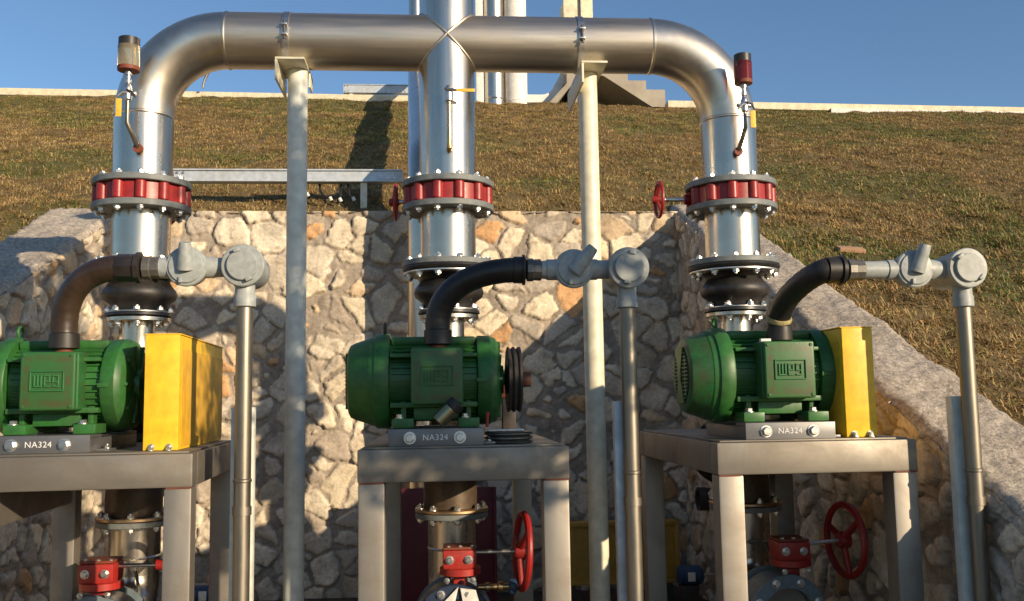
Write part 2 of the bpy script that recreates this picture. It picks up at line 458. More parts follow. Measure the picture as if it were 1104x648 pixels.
# quads plus tips as triangles: build both in one mesh
me = bpy.data.meshes.new('grass'); me.vertices.add(len(V)); me.vertices.foreach_set('co', V.astype(np.float32).ravel())
li = np.concatenate([Fa.ravel(), tips.ravel()]).astype(np.int32)
me.loops.add(len(li)); me.loops.foreach_set('vertex_index', li)
st = np.concatenate([np.arange(len(Fa))*4, len(Fa)*4+np.arange(len(tips))*3]).astype(np.int32)
me.polygons.add(len(st)); me.polygons.foreach_set('loop_start', st)
at = me.color_attributes.new('col', 'FLOAT_COLOR', 'POINT')
at.data.foreach_set('color', np.concatenate([Ca, np.ones((len(Ca), 1))], 1).astype(np.float32).ravel())
me.update(calc_edges=True); me.materials.append(MT['grass'])
setting(link(bpy.data.objects.new('grass', me)), 'short half dry brown and green grass over the whole bank', 'stuff')

# ------------------------------------------------------------ rubble masonry
PAL = np.array([[.66, .56, .41], [.72, .63, .48], [.60, .52, .40], [.52, .45, .36], [.64, .48, .31], [.56, .33, .16], [.44, .37, .29], [.70, .60, .43]])
PW = np.array([.22, .18, .16, .12, .10, .06, .08, .08])
def masonry(U_, V_, u0, u1, v0, v1, seed, sp=.25, depth=.030, tint=1.0):
    """height and colour of random rubble at the points (U_, V_)"""
    r = np.random.default_rng(seed); s = []
    nu, nv = int((u1-u0)/sp)+3, int((v1-v0)/(sp*.82))+3
    for j in range(-1, nv):
        for i in range(-1, nu):
            if r.random() < .10: continue
            s.append((u0+(i+.5*(j % 2)+r.uniform(-.42, .42))*sp, v0+(j+r.uniform(-.40, .40))*sp*.82))
            for _ in range(int(r.choice(3, p=[.5, .32, .18]))): s.append((s[-1][0]+r.uniform(-.5, .5)*sp, s[-1][1]+r.uniform(-.5, .5)*sp))
    s = np.array(s); K = len(s)
    wu = U_+(vnoise(U_*6+seed, V_*6, seed+1, 3)-.5)*.07+(vnoise(U_*22+seed, V_*22, seed+11, 2)-.5)*.018
    wv = V_+(vnoise(U_*6+9, V_*6+seed, seed+2, 3)-.5)*.07+(vnoise(U_*22+9, V_*22+seed, seed+12, 2)-.5)*.018
    sh = U_.shape; P = np.stack([wu.ravel(), wv.ravel()*1.12], -1); sv = s*np.array([1, 1.12])
    ang = r.uniform(0, PI, K)
    n = len(P); i1 = np.zeros(n, int); e = np.zeros(n)
    for a in range(0, n, 20000):
        p = P[a:a+20000]; d = (p[:, None, 0]-sv[None, :, 0])**2+(p[:, None, 1]-sv[None, :, 1])**2
        o = np.argpartition(d, 3, axis=1)[:, :4]; dd = np.take_along_axis(d, o, 1); q = np.argsort(dd, 1)
        o = np.take_along_axis(o, q, 1); dd = np.take_along_axis(dd, q, 1)
        i1[a:a+20000] = o[:, 0]
        best = np.zeros(len(p))
        for k in (1, 2, 3):
            sep = np.sqrt(((sv[o[:, 0]]-sv[o[:, k]])**2).sum(1))+1e-6
            best += np.exp(-110*(dd[:, k]-dd[:, 0])/(2*sep))
        e[a:a+20000] = -np.log(best)/110+.003
    th = r.uniform(.000, .024, K)+(r.random(K) < .30)*r.uniform(.012, .045, K)
    rough = vnoise(U_.ravel()*30, V_.ravel()*30, seed+5, 3)-.5
    m = e-th[i1]+rough*.020+(vnoise(U_.ravel()*14, V_.ravel()*14, seed+21, 3)-.5)*.034
    mask = np.clip(m/.006, 0, 1); mask = mask*mask*(3-2*mask)
    tx, ty = r.uniform(-.11, .11, K), r.uniform(-.11, .11, K)
    rel = P-sv[i1]
    up_ = r.uniform(.4, 1, K)[i1]*depth
    facet = np.maximum(rel[:, 0]*tx[i1]+rel[:, 1]*ty[i1], -rel[:, 0]*ty[i1]*.8+rel[:, 1]*tx[i1]*.7)
    med = vnoise(U_.ravel()*11+4, V_.ravel()*11, seed+6, 3)-.5
    hs = up_+facet+med*.014+rough*.008
    rnd = np.clip((m)/.03, 0, 1)**.5
    hs *= (.55+.45*rnd)
    hm = (vnoise(U_.ravel()*9, V_.ravel()*9+5, seed+7, 4)-.5)*.022+rough*.014+.004
    hm = hm-.006*np.exp(-((m+.004)/.005)**2)
    h = hm*(1-mask)+hs*mask
    base = PAL[r.choice(len(PAL), K, p=PW)]*r.uniform(.86, 1.16, K)[:, None]
    cn = vnoise(U_.ravel()*8, V_.ravel()*8+2, seed+8, 4)[:, None]; c2 = vnoise(U_.ravel()*25, V_.ravel()*25+2, seed+9, 3)[:, None]
    cs = base[i1]*(.66+.68*cn); stain = np.clip((c2-.62)*6, 0, 1)
    cs = cs*(1-stain*.45)+np.array([.20, .15, .10])*stain*.45
    mm = vnoise(U_.ravel()*4+2, V_.ravel()*4+1, seed+10, 4)[:, None]
    cm = np.array([.36, .305, .24])*(.35+.65*mm+.60*c2)
    col = (cm*(1-mask[:, None])+cs*mask[:, None])*tint
    return h.reshape(sh), col
def stone_face(u0, u1, topf, seed, place, step=.0105, sp=.25, flip=False):
    """masonry sheet: u along the wall, v from the ground to topf(u); place(u, v, h) -> xyz"""
    nu = int((u1-u0)/step)+1; nv = int(max(topf(u0), topf(u1))/step)+1
    us = np.linspace(u0, u1, nu); t = np.linspace(0, 1, nv)
    tops = np.array([topf(u) for u in us])
    U_ = np.repeat(us[:, None], nv, 1); V_ = tops[:, None]*t[None]
    h, col = masonry(U_, V_, u0, u1, 0, max(topf(u0), topf(u1)), seed, sp)
    x, y, z = place(U_, V_, h)
    return np.stack([x, y, z], -1).reshape(-1, 3), grid_faces(nu, nv, flip), col
def box_np(x0, x1, y0, y1, za, zb, z0=-.1):
    """closed prism with top height za at y0 and zb at y1"""
    v = np.array([[x0, y0, z0], [x1, y0, z0], [x1, y1, z0], [x0, y1, z0], [x0, y0, za], [x1, y0, za], [x1, y1, zb], [x0, y1, zb]])
    f = np.array([[0, 3, 2, 1], [4, 5, 6, 7], [0, 1, 5, 4], [1, 2, 6, 5], [2, 3, 7, 6], [3, 0, 4, 7]])
    return v, f, np.tile([[.22, .18, .14]], (8, 1))
def join_np(name, pieces, mat):
    V_, F_, C_, o = [], [], [], 0
    for v, f, c in pieces: V_.append(v); F_.append(f+o); C_.append(c); o += len(v)
    return mesh_np(name, np.concatenate(V_), np.concatenate(F_), mat, np.concatenate(C_))
back = join_np('stone_wall', [
    stone_face(XL-.05, XR+.05, lambda u: Z0+.01, 3, lambda u, v, h: (u, Y0-h, v+0*u), flip=False),
    box_np(XL-.1, XR+.1, Y0+.03, Y0+.42, Z0-.015, Z0-.015)], 'stone')
tag(back, 'pale rubble stone retaining wall running straight across behind the pumps', 'wall')
YN = .7
topw = lambda u: zslope(u)
rw = join_np('stone_wall', [
    stone_face(YN, Y0, topw, 5, lambda u, v, h: (XR-h, u, v+0*u), step=.0115, flip=True),
    box_np(XR+.03, XRo, YN, Y0+.4, topw(YN)-.03, topw(Y0+.4)-.03)], 'stone')
tag(rw, 'sloping rubble stone wing wall on the right with rough concrete coping', 'wall')
lw = join_np('stone_wall', [
    stone_face(YN, Y0, topw, 8, lambda u, v, h: (XL+h, u, v+0*u), step=.0115, flip=False),
    box_np(XLo, XL-.03, YN, Y0+.4, topw(YN)-.03, topw(Y0+.4)-.03)], 'stone')
tag(lw, 'sloping rubble stone wing wall on the left with weathered concrete coping', 'wall')
# top of the back wall: a rough mortar bed
def coping(x0, x1, y0, y1, zf, seed, parent, nm='coping', step=.02, amp=.035):
    nu, nv = int((x1-x0)/step)+2, int((y1-y0)/step)+2
    xs = np.linspace(x0, x1, nu); ys = np.linspace(y0, y1, nv)
    X, Yg = np.meshgrid(xs, ys, indexing='ij')
    edge = np.minimum(np.minimum(X-x0, x1-X), .05)/.05
    hz = (vnoise(X*5+seed, Yg*5, seed, 4)-.5)*amp*1.6+(vnoise(X*24+seed, Yg*24, seed+3, 3)-.5)*amp*.7
    Xj = X+(vnoise(X*8, Yg*8+seed, seed+4, 3)-.5)*.02*(1-edge)
    Z = zf(Yg)+hz+.03-(1-edge)**2*.07
    v = np.stack([Xj, Yg, Z], -1).reshape(-1, 3)
    # skirt down the two long sides
    return mesh_np(nm, v, grid_faces(nu, nv), 'conc_top', np.ones((len(v), 3)), parent)
def skirt(x0, x1, y0, y1, z_under):
    bm = BM(); box(bm, x0, x1, y0, y1, z_under, z_under); return bm
coping(XR-.015, XRo+.06, YN, Y0+.2, lambda y: zslope(y), 41, rw)
coping(XLo-.06, XL+.015, YN, 7.0, lambda y: zslope(y), 47, lw)
coping(XLo-.10, XL+.03, 6.92, 8.1, lambda y: np.minimum(zslope(y), Z0)+.005, 53, lw)
coping(XL-.02, XR+.02, Y0-.02, Y0+.42, lambda y: Z0-.03+0*y, 61, back)

# ------------------------------------------------------------ things along the crest
bm = BM()
n = 40
def kerb_run(lo, hi, label, h1=.115):
    bm = BM()
    xs = [lo+(hi-lo)*i/n for i in range(n+1)]
    ring = []
    for x in xs:
        yc, zc = ycrest(x)+.05, zslope(ycrest(x))
        ring.append([bm.verts.new((x, yc, zc-.1)), bm.verts.new((x, yc, zc+h1)), bm.verts.new((x, yc+.25, zc+h1)), bm.verts.new((x, yc+.25, zc-.1))])
    for a, b in zip(ring, ring[1:]):
        for k in range(3): bm.faces.new((a[k], b[k], b[k+1], a[k+1]))
    for rr_ in (ring[0], ring[-1]): bm.faces.new(rr_)
    tag(obj('kerb', bm, 'kerb', smooth=False), label, 'kerb', 'kerbs along the crest')
kerb_run(-30, .45, 'cream concrete kerb along the crest left of the central riser')
kerb_run(3.92, 32, 'cream concrete kerb along the crest right of the concrete stairs')
bm = BM(); ring = []
for i in range(21):
    x = 6.6+i*.6; yc = ycrest(x)-.10; zc = zslope(ycrest(x))
    w = .02*math.sin(i*1.7)
    ring.append([bm.verts.new((x, yc, zc-.22+w)), bm.verts.new((x, yc, zc-.012)), bm.verts.new((x, yc+.12, zc-.012))])
for a, b in zip(ring, ring[1:]):
    for q in range(2): bm.faces.new((a[q], b[q], b[q+1], a[q+1]))
tag(obj('footing', bm, 'white', smooth=False), 'chipped white footing strip under the kerb at the far right', 'footing')

# pipes standing beyond the crest
def stand_pipe(nm, x, y, r, mat, label, top, square=False, seams=()):
    t = thing(nm, label, 'pipe', (x, y, zslope(ycrest(x))-.05), group=None)
    bm = BM()
    if square: box(bm, -r, r, -r, r, 0, top, .01)
    else: lathe(bm, [(r, 0), (r, top)], 40)
    obj('pipe_shell', bm, mat, t)
    for s in seams:
        obj('weld_seam', lathe(BM(), [(r, s-.012), (r+.008, s), (r, s+.012)], 40, cap=False), mat, t)
    return t
stand_pipe('standpipe', 1.005, 16.0, .19, 'steel_v', 'grey steel pipe standing on the crest between thin and white pipes', 5, seams=(.26,))
stand_pipe('standpipe', 1.39, 16.0, .20, 'white', 'broad white pipe standing on the crest right of the grey steel one', 5, seams=(.24,))
stand_pipe('standpipe', .745, 15.9, .065, 'white', 'thin pale pipe standing on the crest against the grey steel pipe', 5, square=True)
stand_pipe('standpipe', -.37, 16.3, .13, 'steel_v', 'slim steel pipe on the crest just left of the central riser', 5)

# curved cable tray at the crest
t = thing('cable_tray', 'white cable tray curving upwards beside the concrete stairs on the crest', 'cable tray', (1.55, 15.9, 6.62), group='cable trays')
bm = BM()
path = [Vector((0, 0, .12)), Vector((.28, 0, .12))]+[Vector((.28+.3*math.sin(a), 0, .42-.3*math.cos(a))) for a in [PI/2*.72*i/10 for i in range(1, 11)]]
path.append(path[-1]+(path[-1]-path[-2]).normalized()*.5)
ring = []
for i, p in enumerate(path):
    d = (path[min(i+1, len(path)-1)]-path[max(i-1, 0)]).normalized(); nn = Vector((-d.z, 0, d.x))
    ring.append([bm.verts.new(p+nn*a+Vector((0, b, 0))) for a, b in ((-.07, 0), (.07, 0), (.07, .3), (-.07, .3))])
for a, b in zip(ring, ring[1:]):
    for q in range(4): bm.faces.new((a[q], b[q], b[(q+1) % 4], a[(q+1) % 4]))
bm.faces.new(ring[0]); bm.faces.new(ring[-1])
obj('side_rail', bm, 'white', t)

# concrete stairs with pillar
t = thing('concrete_stairs', 'grey concrete stairs climbing to a landing on the crest', 'stairs', (2.76, 15.6, 6.5))
bm = BM()
prof = [(-.92, 0), (-.72, 0), (-.18, .60), (-.15, .64), (.0, .64), (.55, .64), (.55, .50), (.86, .50), (.86, .33), (1.22, .33), (1.22, .0), (1.02, 0), (.25, .56), (.02, .56), (-.12, .56), (-.12, 0), (-.30, 0), (-.30, .40), (-.60, .0)]
outer = [(-.90, 0), (-.52, .42), (-.52, .64), (.55, .64), (.55, .48), (.87, .48), (.87, .32), (1.2, .32), (1.2, 0), (.98, 0), (.12, .56), (.12, .56), (-.30, .56), (-.34, .52), (-.34, 0), (-.46, 0), (-.46, .36), (-.76, 0)]
pts = []
for p in outer:
    if not pts or (p != pts[-1]): pts.append(p)
fr = [bm.verts.new((x, 0, z)) for x, z in pts]; bk = [bm.verts.new((x, 1.1, z)) for x, z in pts]
bm.faces.new(fr); bm.faces.new(list(reversed(bk)))
for i in range(len(pts)):
    j = (i+1) % len(pts); bm.faces.new((fr[i], bk[i], bk[j], fr[j]))
bmesh.ops.recalc_face_normals(bm, faces=bm.faces[:])
obj('flight', bm, 'conc', t, smooth=False)
obj('back_wall', box(BM(), -.34, .9, 1.12, 1.25, -.05, .54), 'conc', t, smooth=False)
t = thing('pillar', 'tall cream concrete pillar standing on the stair landing', 'pillar', (2.47, 15.95, 7.14))
obj('shaft', box(BM(), -.24, .28, -.2, .3, 0, 1.36, .012), 'kerb', t)
obj('cap', box(BM(), -.17, .29, -.24, .32, 1.363, 1.44, .01), 'white', t)
obj('conduit', tube(BM(), [(.06, -.23, 0), (.06, -.23, 2.2)], .018, 8), 'dull_fit', t)
t = thing('conduit_stub', 'thin bent conduit sticking up from the crest behind the left elbow', 'conduit', (-3.95, 15.85, 6.85))
obj('rod', tube(BM(), [(-.03, 0, 0), (-.01, 0, .12), (.06, 0, .30)], [.02, .02, .035], 8), 'dull_fit', t)

# cable trays
def cable_tray(loc, L, h, label, cut_shadow=False, legs=(), hooks=()):
    t = thing('cable_tray', label, 'cable tray', loc, group='cable trays')
    bm = BM()
    box(bm, 0, L, 0, .09, 0, h)
    obj('side_rail', bm, 'tray', t, smooth=False)
    bm = BM()
    for y in (0,): box(bm, 0, L, y-.016, y-.002, h-.012, h); box(bm, 0, L, y-.016, y-.002, 0, .010)
    obj('rail_lip', bm, 'tray', t, smooth=False)
    bm = BM(); i = .1
    while i < L: box(bm, i, i+.03, .092, .12, .015, .035); i += .3
    obj('rung', bm, 'tray', t, smooth=False)
    for x, hh in legs:
        obj('leg', box(BM(), x, x+.055, -.02+.03, .04, -hh, -.004, .003), 'post_b', t)
    for e in (.03, L-.12):
        for a in (0, .05):
            for b in (.03, h-.03): bolt_at(t, (e+a, -.002, b), (PI/2, 0, 0), BOLT_S)
    for x, dz, dx in hooks:
        pts = bez((x, .1, .0), (x+.01, .02, -.06), (x+dx*.3, .0, -dz), (x+dx, -.02, -dz*.9), 12)
        obj('hanging_cable', tube(BM(), pts, .011, 8), 'black_rubber', t)
        obj('cable_connector', tube(BM(), [pts[-1], pts[-1]+Vector((.015, 0, -.03))], .014, 8), 'white', t)
    return t
cable_tray((-2.18, 7.8, 3.335), 1.885, .105, 'galvanised cable tray on posts crossing the grass just above the back wall',
           legs=((.02, .26), (1.53, .26)), hooks=((.93, .11, .16), (1.18, .15, .1), (1.36, .16, .0), (1.42, .15, .05)))
cable_tray((-1.60, 15.75, 6.76), 1.12, .15, 'short cable tray against the sky on the crest left of the central riser',
           legs=((.1, .2),), hooks=((.25, .08, .05), (.4, .08, .1), (.5, .06, .12)))

# plank on the grass
o = obj('board', box(BM(), -.10, .10, -.04, .04, -.015, .015, .004), 'wood', None, (2.93, 6.40, 2.523))
o.rotation_euler = (math.atan(S), .05, .1)
tag(o, 'small brown board lying on the grass above the right wing wall', 'board')

# pipeline that leaves the trench and climbs the bank
t = thing('pipeline', 'steel pipeline standing against the back wall left of the central riser and climbing the bank', 'pipe', (-.10, 7.15, 0))
rp = .133
a0 = Vector((0, 0, 1.62+1.5-1.5+.0)); d = Vector((-.27, 8.9, 3.98)).normalized()
pts = [Vector((0, 0, 0)), Vector((0, 0, 2.95))]
P1 = Vector((0, 0, 2.95)); P2 = Vector((0, 0, 3.35)); P3 = P2+d*.4
for i in range(1, 13):
    s = i/12; pts.append(P1*(1-s)**2+P2*2*s*(1-s)+P3*s*s)
pts.append(P2+d*9.2)
obj('pipe_run', tube(BM(), pts, rp, 40), 'steel_v', t)
obj('weld_bead', lathe(BM(), [(rp, -.008), (rp+.006, 0), (rp, .008)], 40, T(0, 0, 2.9), cap=False), 'steel_v', t)
# ------------------------------------------------------------ overhead pipework
RX = (-1.433, .05, 1.49)          # the three risers
HY, HZ, PR = 4.6, 3.297, .139
WHICH = ('left', 'central', 'right')
t = thing('pipe_manifold', 'big brushed steel pipe manifold bridging all three pumps with two elbows and a central riser', 'pipe manifold', (0, HY, 0))
ER = .40
bm = BM(); lathe(bm, [(PR, RX[0]+ER), (PR, RX[1])], 56, T(0, 0, HZ) @ AX, cap=False)
lathe(bm, [(PR, RX[1]), (PR, RX[2]-ER)], 56, T(0, 0, HZ) @ AX, cap=False)
obj('header_pipe', bm, 'steel_h', t)
obj('riser_pipe', lathe(BM(), [(PR+.001, 2.575), (PR+.001, 3.98)], 56, T(RX[1], 0, 0)), 'steel_v', t)
for sx, x in ((1, RX[0]), (-1, RX[2])):
    c = Vector((x+sx*ER, 0, HZ-ER))
    pts = arc(c, (x, 0, HZ-ER), (x+sx*ER, 0, HZ), 22)
    obj('elbow', tube(BM(), pts, PR, 56, cap=False), 'steel_e', t)
    obj('riser_pipe', lathe(BM(), [(PR, 2.575), (PR, HZ-ER)], 56, T(x, 0, 0), cap=False), 'steel_v', t)
    for mt in (T(x, 0, HZ-ER), T(x+sx*ER, 0, HZ) @ AX):
        obj('weld_bead', lathe(BM(), [(PR, -.008), (PR+.0045, -.003), (PR+.0045, .003), (PR, .008)], 56, mt, cap=False), 'steel_e', t)
def weld_ring(n=140):
    """saddle weld where riser and header cross"""
    bm = BM()
    for sgn in (1, -1):
        pts = []
        for i in range(n//2+1):
            a = -PI/2+PI*i/(n//2)
            # front half of the mitre: y = -PR cos, x = z = PR sin
            pts.append(Vector((PR*math.sin(a), -PR*math.cos(a), sgn*PR*math.sin(a))))
        tube(bm, pts, .0075, 8)
    bmesh.ops.translate(bm, verts=bm.verts[:], vec=(RX[1], 0, HZ)); return bm
obj('weld_bead', weld_ring(), 'steel_h', t)
FR, FT = .228, .030
obj('blind_flange', lathe(BM(), [(PR, 3.95), (FR, 3.952), (FR, 4.01), (.05, 4.012)], 48, T(RX[1], 0, 0)), 'flange', t)
for x in RX:
    f = obj('flange', ring_bm(FR, PR-.004, FT), 'flange', t, (x, 0, 2.545)); bolts(f, 12, .198, FT, phase=.5)

def handwheel(parent, loc, Rw, axis='x', mat='red', spokes=3, tilt=0, nm='handwheel'):
    m = AX if axis == 'x' else AY
    bm = BM(); torus(bm, Rw, Rw*.10, 44, 10, m)
    for i in range(spokes):
        a = 2*PI*i/spokes+PI/2+tilt
        p = m @ Vector((Rw*math.cos(a), Rw*math.sin(a), 0)); q = m @ Vector((Rw*.1*math.cos(a), Rw*.1*math.sin(a), -.012))
        tube(bm, [q, p], [Rw*.11, Rw*.075], 10)
    w = obj(nm, bm, mat, parent, loc)
    obj('hub', lathe(BM(), [(Rw*.20, -.035), (Rw*.24, -.02), (Rw*.24, .012), (Rw*.14, .02)], 20, m), mat, w)
    return w
VL = ('red lugged valve between grey flanges on the left riser, no handwheel in view',
      'red lugged valve on the central riser with its small handwheel to the left',
      'red lugged valve on the right riser with a small handwheel on a long stem')
for i, x in enumerate(RX):
    t = thing('riser_valve', VL[i], 'valve', (x, HY, 2.456), group='red lugged valves on the risers')
    bm = BM(); lathe(bm, [(.168, 0), (.201, .004), (.201, .084), (.168, .088)], 64)
    for k in range(12):
        a = 2*PI*(k+.5)/12
        lathe(bm, [(.022, .001), (.0265, .006), (.0265, .082), (.022, .087)], 16, T(.198*math.cos(a), .198*math.sin(a), 0))
    obj('valve_body', bm, 'red', t)
    if i == 0: p0, p1 = (0, .18, .044), (0, .30, .044)
    elif i == 1: p0, p1 = (-.17, .07, .044), (-.262, .10, .044)
    else: p0, p1 = (-.18, .03, .044), (-.365, .03, .044)
    obj('stem', tube(BM(), [p0, p1], .011, 10), 'bolt', t)
    obj('stem_boss', tube(BM(), [p0, Vector(p0)*.7+Vector(p1)*.3], .026, 12), 'red', t)
    handwheel(t, p1, .088, 'y' if i == 0 else 'x', 'redgear' if i == 1 else 'red')

for i, x in enumerate(RX):
    t = thing('pipe_spool', 'short flanged steel pipe spool under the red valve of the %s riser' % WHICH[i], 'pipe spool', (x, HY, 0), group='pipe spools under the valves')
    obj('spool_pipe', lathe(BM(), [(PR-.003, 2.175), (PR-.003, 2.426)], 56, cap=False), 'steel_v', t)
    f = obj('flange', ring_bm(FR, PR-.006, FT), 'flange', t, (0, 0, 2.425)); bolts(f, 12, .198, 0, True, phase=.5)
    f = obj('flange', ring_bm(FR, PR-.006, .028), 'flange', t, (0, 0, 2.148)); bolts(f, 12, .198, .028, phase=.5)
    t = thing('expansion_joint', 'black rubber expansion joint tapering down to a small steel flange below the %s riser' % WHICH[i], 'expansion joint', (x, HY, 0), group='rubber expansion joints')
    bm = BM()
    lathe(bm, [(.225, 2.146), (.228, 2.138), (.222, 2.126), (.165, 2.118), (.142, 2.10), (.136, 2.085), (.148, 2.066), (.166, 2.045), (.172, 2.022), (.164, 2.0), (.142, 1.984), (.130, 1.972), (.126, 1.955), (.133, 1.942), (.150, 1.932), (.152, 1.920), (.13, 1.915)], 56)
    obj('rubber_bellows', bm, 'black_rubber', t)
    f = obj('retaining_ring', ring_bm(.222, .15, .010, .002, mtx=None), 'bolt', t, (0, 0, 2.112)); bolts(f, 12, .198, 0, True, phase=.5)
    f = obj('retaining_ring', ring_bm(.146, .132, .008, .002), 'bolt', t, (0, 0, 1.934)); bolts(f, 8, .139, .008, phase=.3, me=BOLT)

MT['bell'] = paint('brown_cast_bell', (.10, .07, .045), .45, (.05, .03, .02), .6, 8, metal=.4)
SR = (-1.425, .055, 1.50)
for i, x in enumerate(RX):
    t = thing('pump', 'dark cast iron pump behind the %s motor with a narrow steel neck rising from it' % WHICH[i], 'pump', (x, HY, 0), group='cast iron pumps on the stands')
    obj('neck_pipe', lathe(BM(), [(.074, 1.62), (.074, 1.893)], 36, cap=False), 'steel_v', t)
    f = obj('neck_flange', ring_bm(.146, .07, .022, .003), 'steel_v', t, (0, 0, 1.892)); bolts(f, 8, .118, 0, True, phase=.3)
    bm = BM(); lathe(bm, [(.10, -.11), (.17, -.09), (.195, -.05), (.195, .05), (.17, .09), (.10, .11)], 40, T(0, .02, 1.53) @ AX)
    lathe(bm, [(.11, 1.34), (.09, 1.45)], 30)
    obj('casing', bm, 'cast', t)
    obj('suction_bell', tube(BM(), [(0, 0, .988), (0, 0, 1.06)]+arc((0, .15, 1.06), (0, 0, 1.06), (0, .15, 1.21), 10)+[(0, .30, 1.21)], .128, 36), 'bell', t)
    obj('bell_flange', lathe(BM(), [(.128, .27), (.175, .272), (.175, .30), (.05, .302)], 36, T(0, 0, 1.21) @ AY), 'cast', t)
    obj('foot', box(BM(), -.14, .14, -.12, .14, 1.337, 1.36, .005), 'cast', t)
SL = ('steel suction pipe with a bronze rimmed flange beneath the left stand',
      'steel suction pipe with a bronze rimmed flange in front of the maroon panel',
      'steel suction pipe curving down beneath the right stand')
for i, x in enumerate(SR):
    t = thing('suction_pipe', SL[i], 'pipe', (x, HY, 0), group='suction pipes under the stands')
    f = obj('upper_flange', ring_bm(.176, .10, .016, .003), 'bronze_rim', t, (0, 0, .970)); bolts(f, 8, .152, .016, phase=.2)
    f = obj('lower_flange', ring_bm(.174, .10, .026, .003), 'flange', t, (0, 0, .941)); bolts(f, 8, .152, 0, True, phase=.2)
    pts = [(0, 0, .945), (0, 0, .72)]+arc((0, -.17, .72), (0, 0, .72), (0, -.17, .55), 12)+[(0, -.30, .55)]
    obj('pipe_bend', tube(BM(), pts, .114, 44, cap=False), 'steel_v', t)
    obj('weld_bead', lathe(BM(), [(.114, -.006), (.118, 0), (.114, .006)], 44, T(0, 0, .80), cap=False), 'bolt', t)
    f = obj('rear_flange', lathe(BM(), [(.114, 0), (.17, .002), (.172, .02), (.114, .024)], 48, T(0, -.28, .55) @ AYN, cap=False), 'bluegrey', t)
    obj('shadow_line_tube', tube(BM(), bez((-.03, -.125, .80), (.05, -.19, .84), (.07, -.15, .74), (.07, -.14, .60), 16), .008, 8), 'dull_fit', t)  # thin tube standing in for a curved shadow line on the pipe

SCREW2 = bolt_mesh(.008, .006, 0, True)
GX = (-1.413, .084, 1.545)
GL = ('red gear operated valve under the left stand, its rod ending behind the stand leg',
      'red gear operated valve with edge-on handwheel and white wrapping under the middle stand',
      'red gear operated valve under the right stand with a spoked handwheel against the stone')
for i, x in enumerate(GX):
    gy = 4.14; zc = .555; gz = (.025, .04, .035)[i]
    t = thing('gear_valve', GL[i], 'valve', (x, gy, 0), group='gear operated valves under the stands')
    bx = SR[i]-x
    m = T(bx, 0, zc) @ AYN
    obj('valve_body', lathe(BM(), [(.11, -.12), (.158, -.115), (.168, -.06), (.162, .0), (.168, .05), (.16, .06)], 48, m, cap=False), 'navy' if i != 2 else 'bluegrey', t)
    fr = obj('front_flange', lathe(BM(), [(.112, .055), (.166, .056), (.17, .060), (.17, .080), (.166, .084), (.112, .084), (.108, .05)], 56, m, cap=False), 'navy' if i == 1 else 'bluegrey', t)
    for k in range(8):
        a = 2*PI*(k+.5)/8
        bolt_at(fr, (bx+.142*math.cos(a), -.084, zc+.142*math.sin(a)), (PI/2, 0, 0))
    obj('disc', lathe(BM(), [(.0001, .02), (.108, .03), (.108, .0)], 40, m, cap=False), 'stand', t)
    zb = zc+.155+gz-.02
    obj('neck', box(BM(), -.03, .03, -.03, .03, zc+.15, zb+.04, .006), 'redgear', t)
    g = obj('gearbox', box(BM(), -.075, .068, -.07, .07, zb+.055, zb+.135, .012), 'redgear', t)
    obj('gearbox_flange', lathe(BM(), [(.07, zb+.02), (.088, zb+.028), (.088, zb+.054), (.078, zb+.058)], 30), 'redgear', t)
    obj('cover_plate', box(BM(), -.072, .065, -.066, .066, zb+.1355, zb+.146, .004), 'rust', t)
    for dx in (-.045, .035): bolt_at(g, (dx, -.07, zb+.095), (PI/2, 0, 0))
    for dx in (-.058, .052): bolt_at(t, (dx, -.082, zb+.012), (PI/2, 0, 0), BOLT_S)
    for dx in (-.05, 0, .05): bolt_at(g, (dx, -.045, zb+.146), (0, 0, 0), SCREW2)
    zs = zb+.115; L = (.31, .27, .255)[i]
    yaw_w = (0, 0, -.55)[i]
    e = Vector((L, 0, zs+(.0 if i < 2 else .012)))
    obj('stem', tube(BM(), [(.06, 0, zs), e], .009, 10), 'bolt', t)
    w = handwheel(t, e, (.155, .158, .155)[i], 'x', 'red', 3, .35)
    w.rotation_euler = (0, (0.0, .06, .0)[i], (0, .10, .12)[i])
    if i == 0: obj('stem_collar', tube(BM(), [(.222, 0, zs), (.25, 0, zs)], .022, 12), 'red', t)
    if i == 1:
        bm = BM()
        for pts in (((-.075, -.092, zc+.10), (-.01, -.095, zc+.165), (-.028, -.093, zc+.09), (-.08, -.096, zc+.02)),
                    ((-.002, -.092, zc+.158), (.062, -.098, zc+.150), (.09, -.096, zc+.05), (.02, -.10, zc+.03))):
            a = [bm.verts.new((p[0], p[1], p[2])) for p in pts]; b = [bm.verts.new((p[0], p[1]-.004, p[2])) for p in pts]
            bm.faces.new(a); bm.faces.new(list(reversed(b)))
            for k in range(4): bm.faces.new((a[k], b[k], b[(k+1) % 4], a[(k+1) % 4]))
        bmesh.ops.recalc_face_normals(bm, faces=bm.faces[:])
        obj('torn_wrapping', bm, 'white', t, smooth=False)
        tp = thing('drain_tap', 'small brass drain tap with a blue knob beside the middle red handwheel', 'tap', (.16, 4.12, .70))
        obj('barrel', lathe(BM(), [(.012, 0), (.012, .03), (.019, .032), (.019, .05), (.012, .052), (.012, .085), (.021, .087), (.021, .105), (.014, .107), (.014, .13)], 14, AX), 'brass', tp)
        obj('knob', lathe(BM(), [(.02, .131), (.032, .137), (.032, .16), (.02, .166)], 18, AX), 'blue', tp)

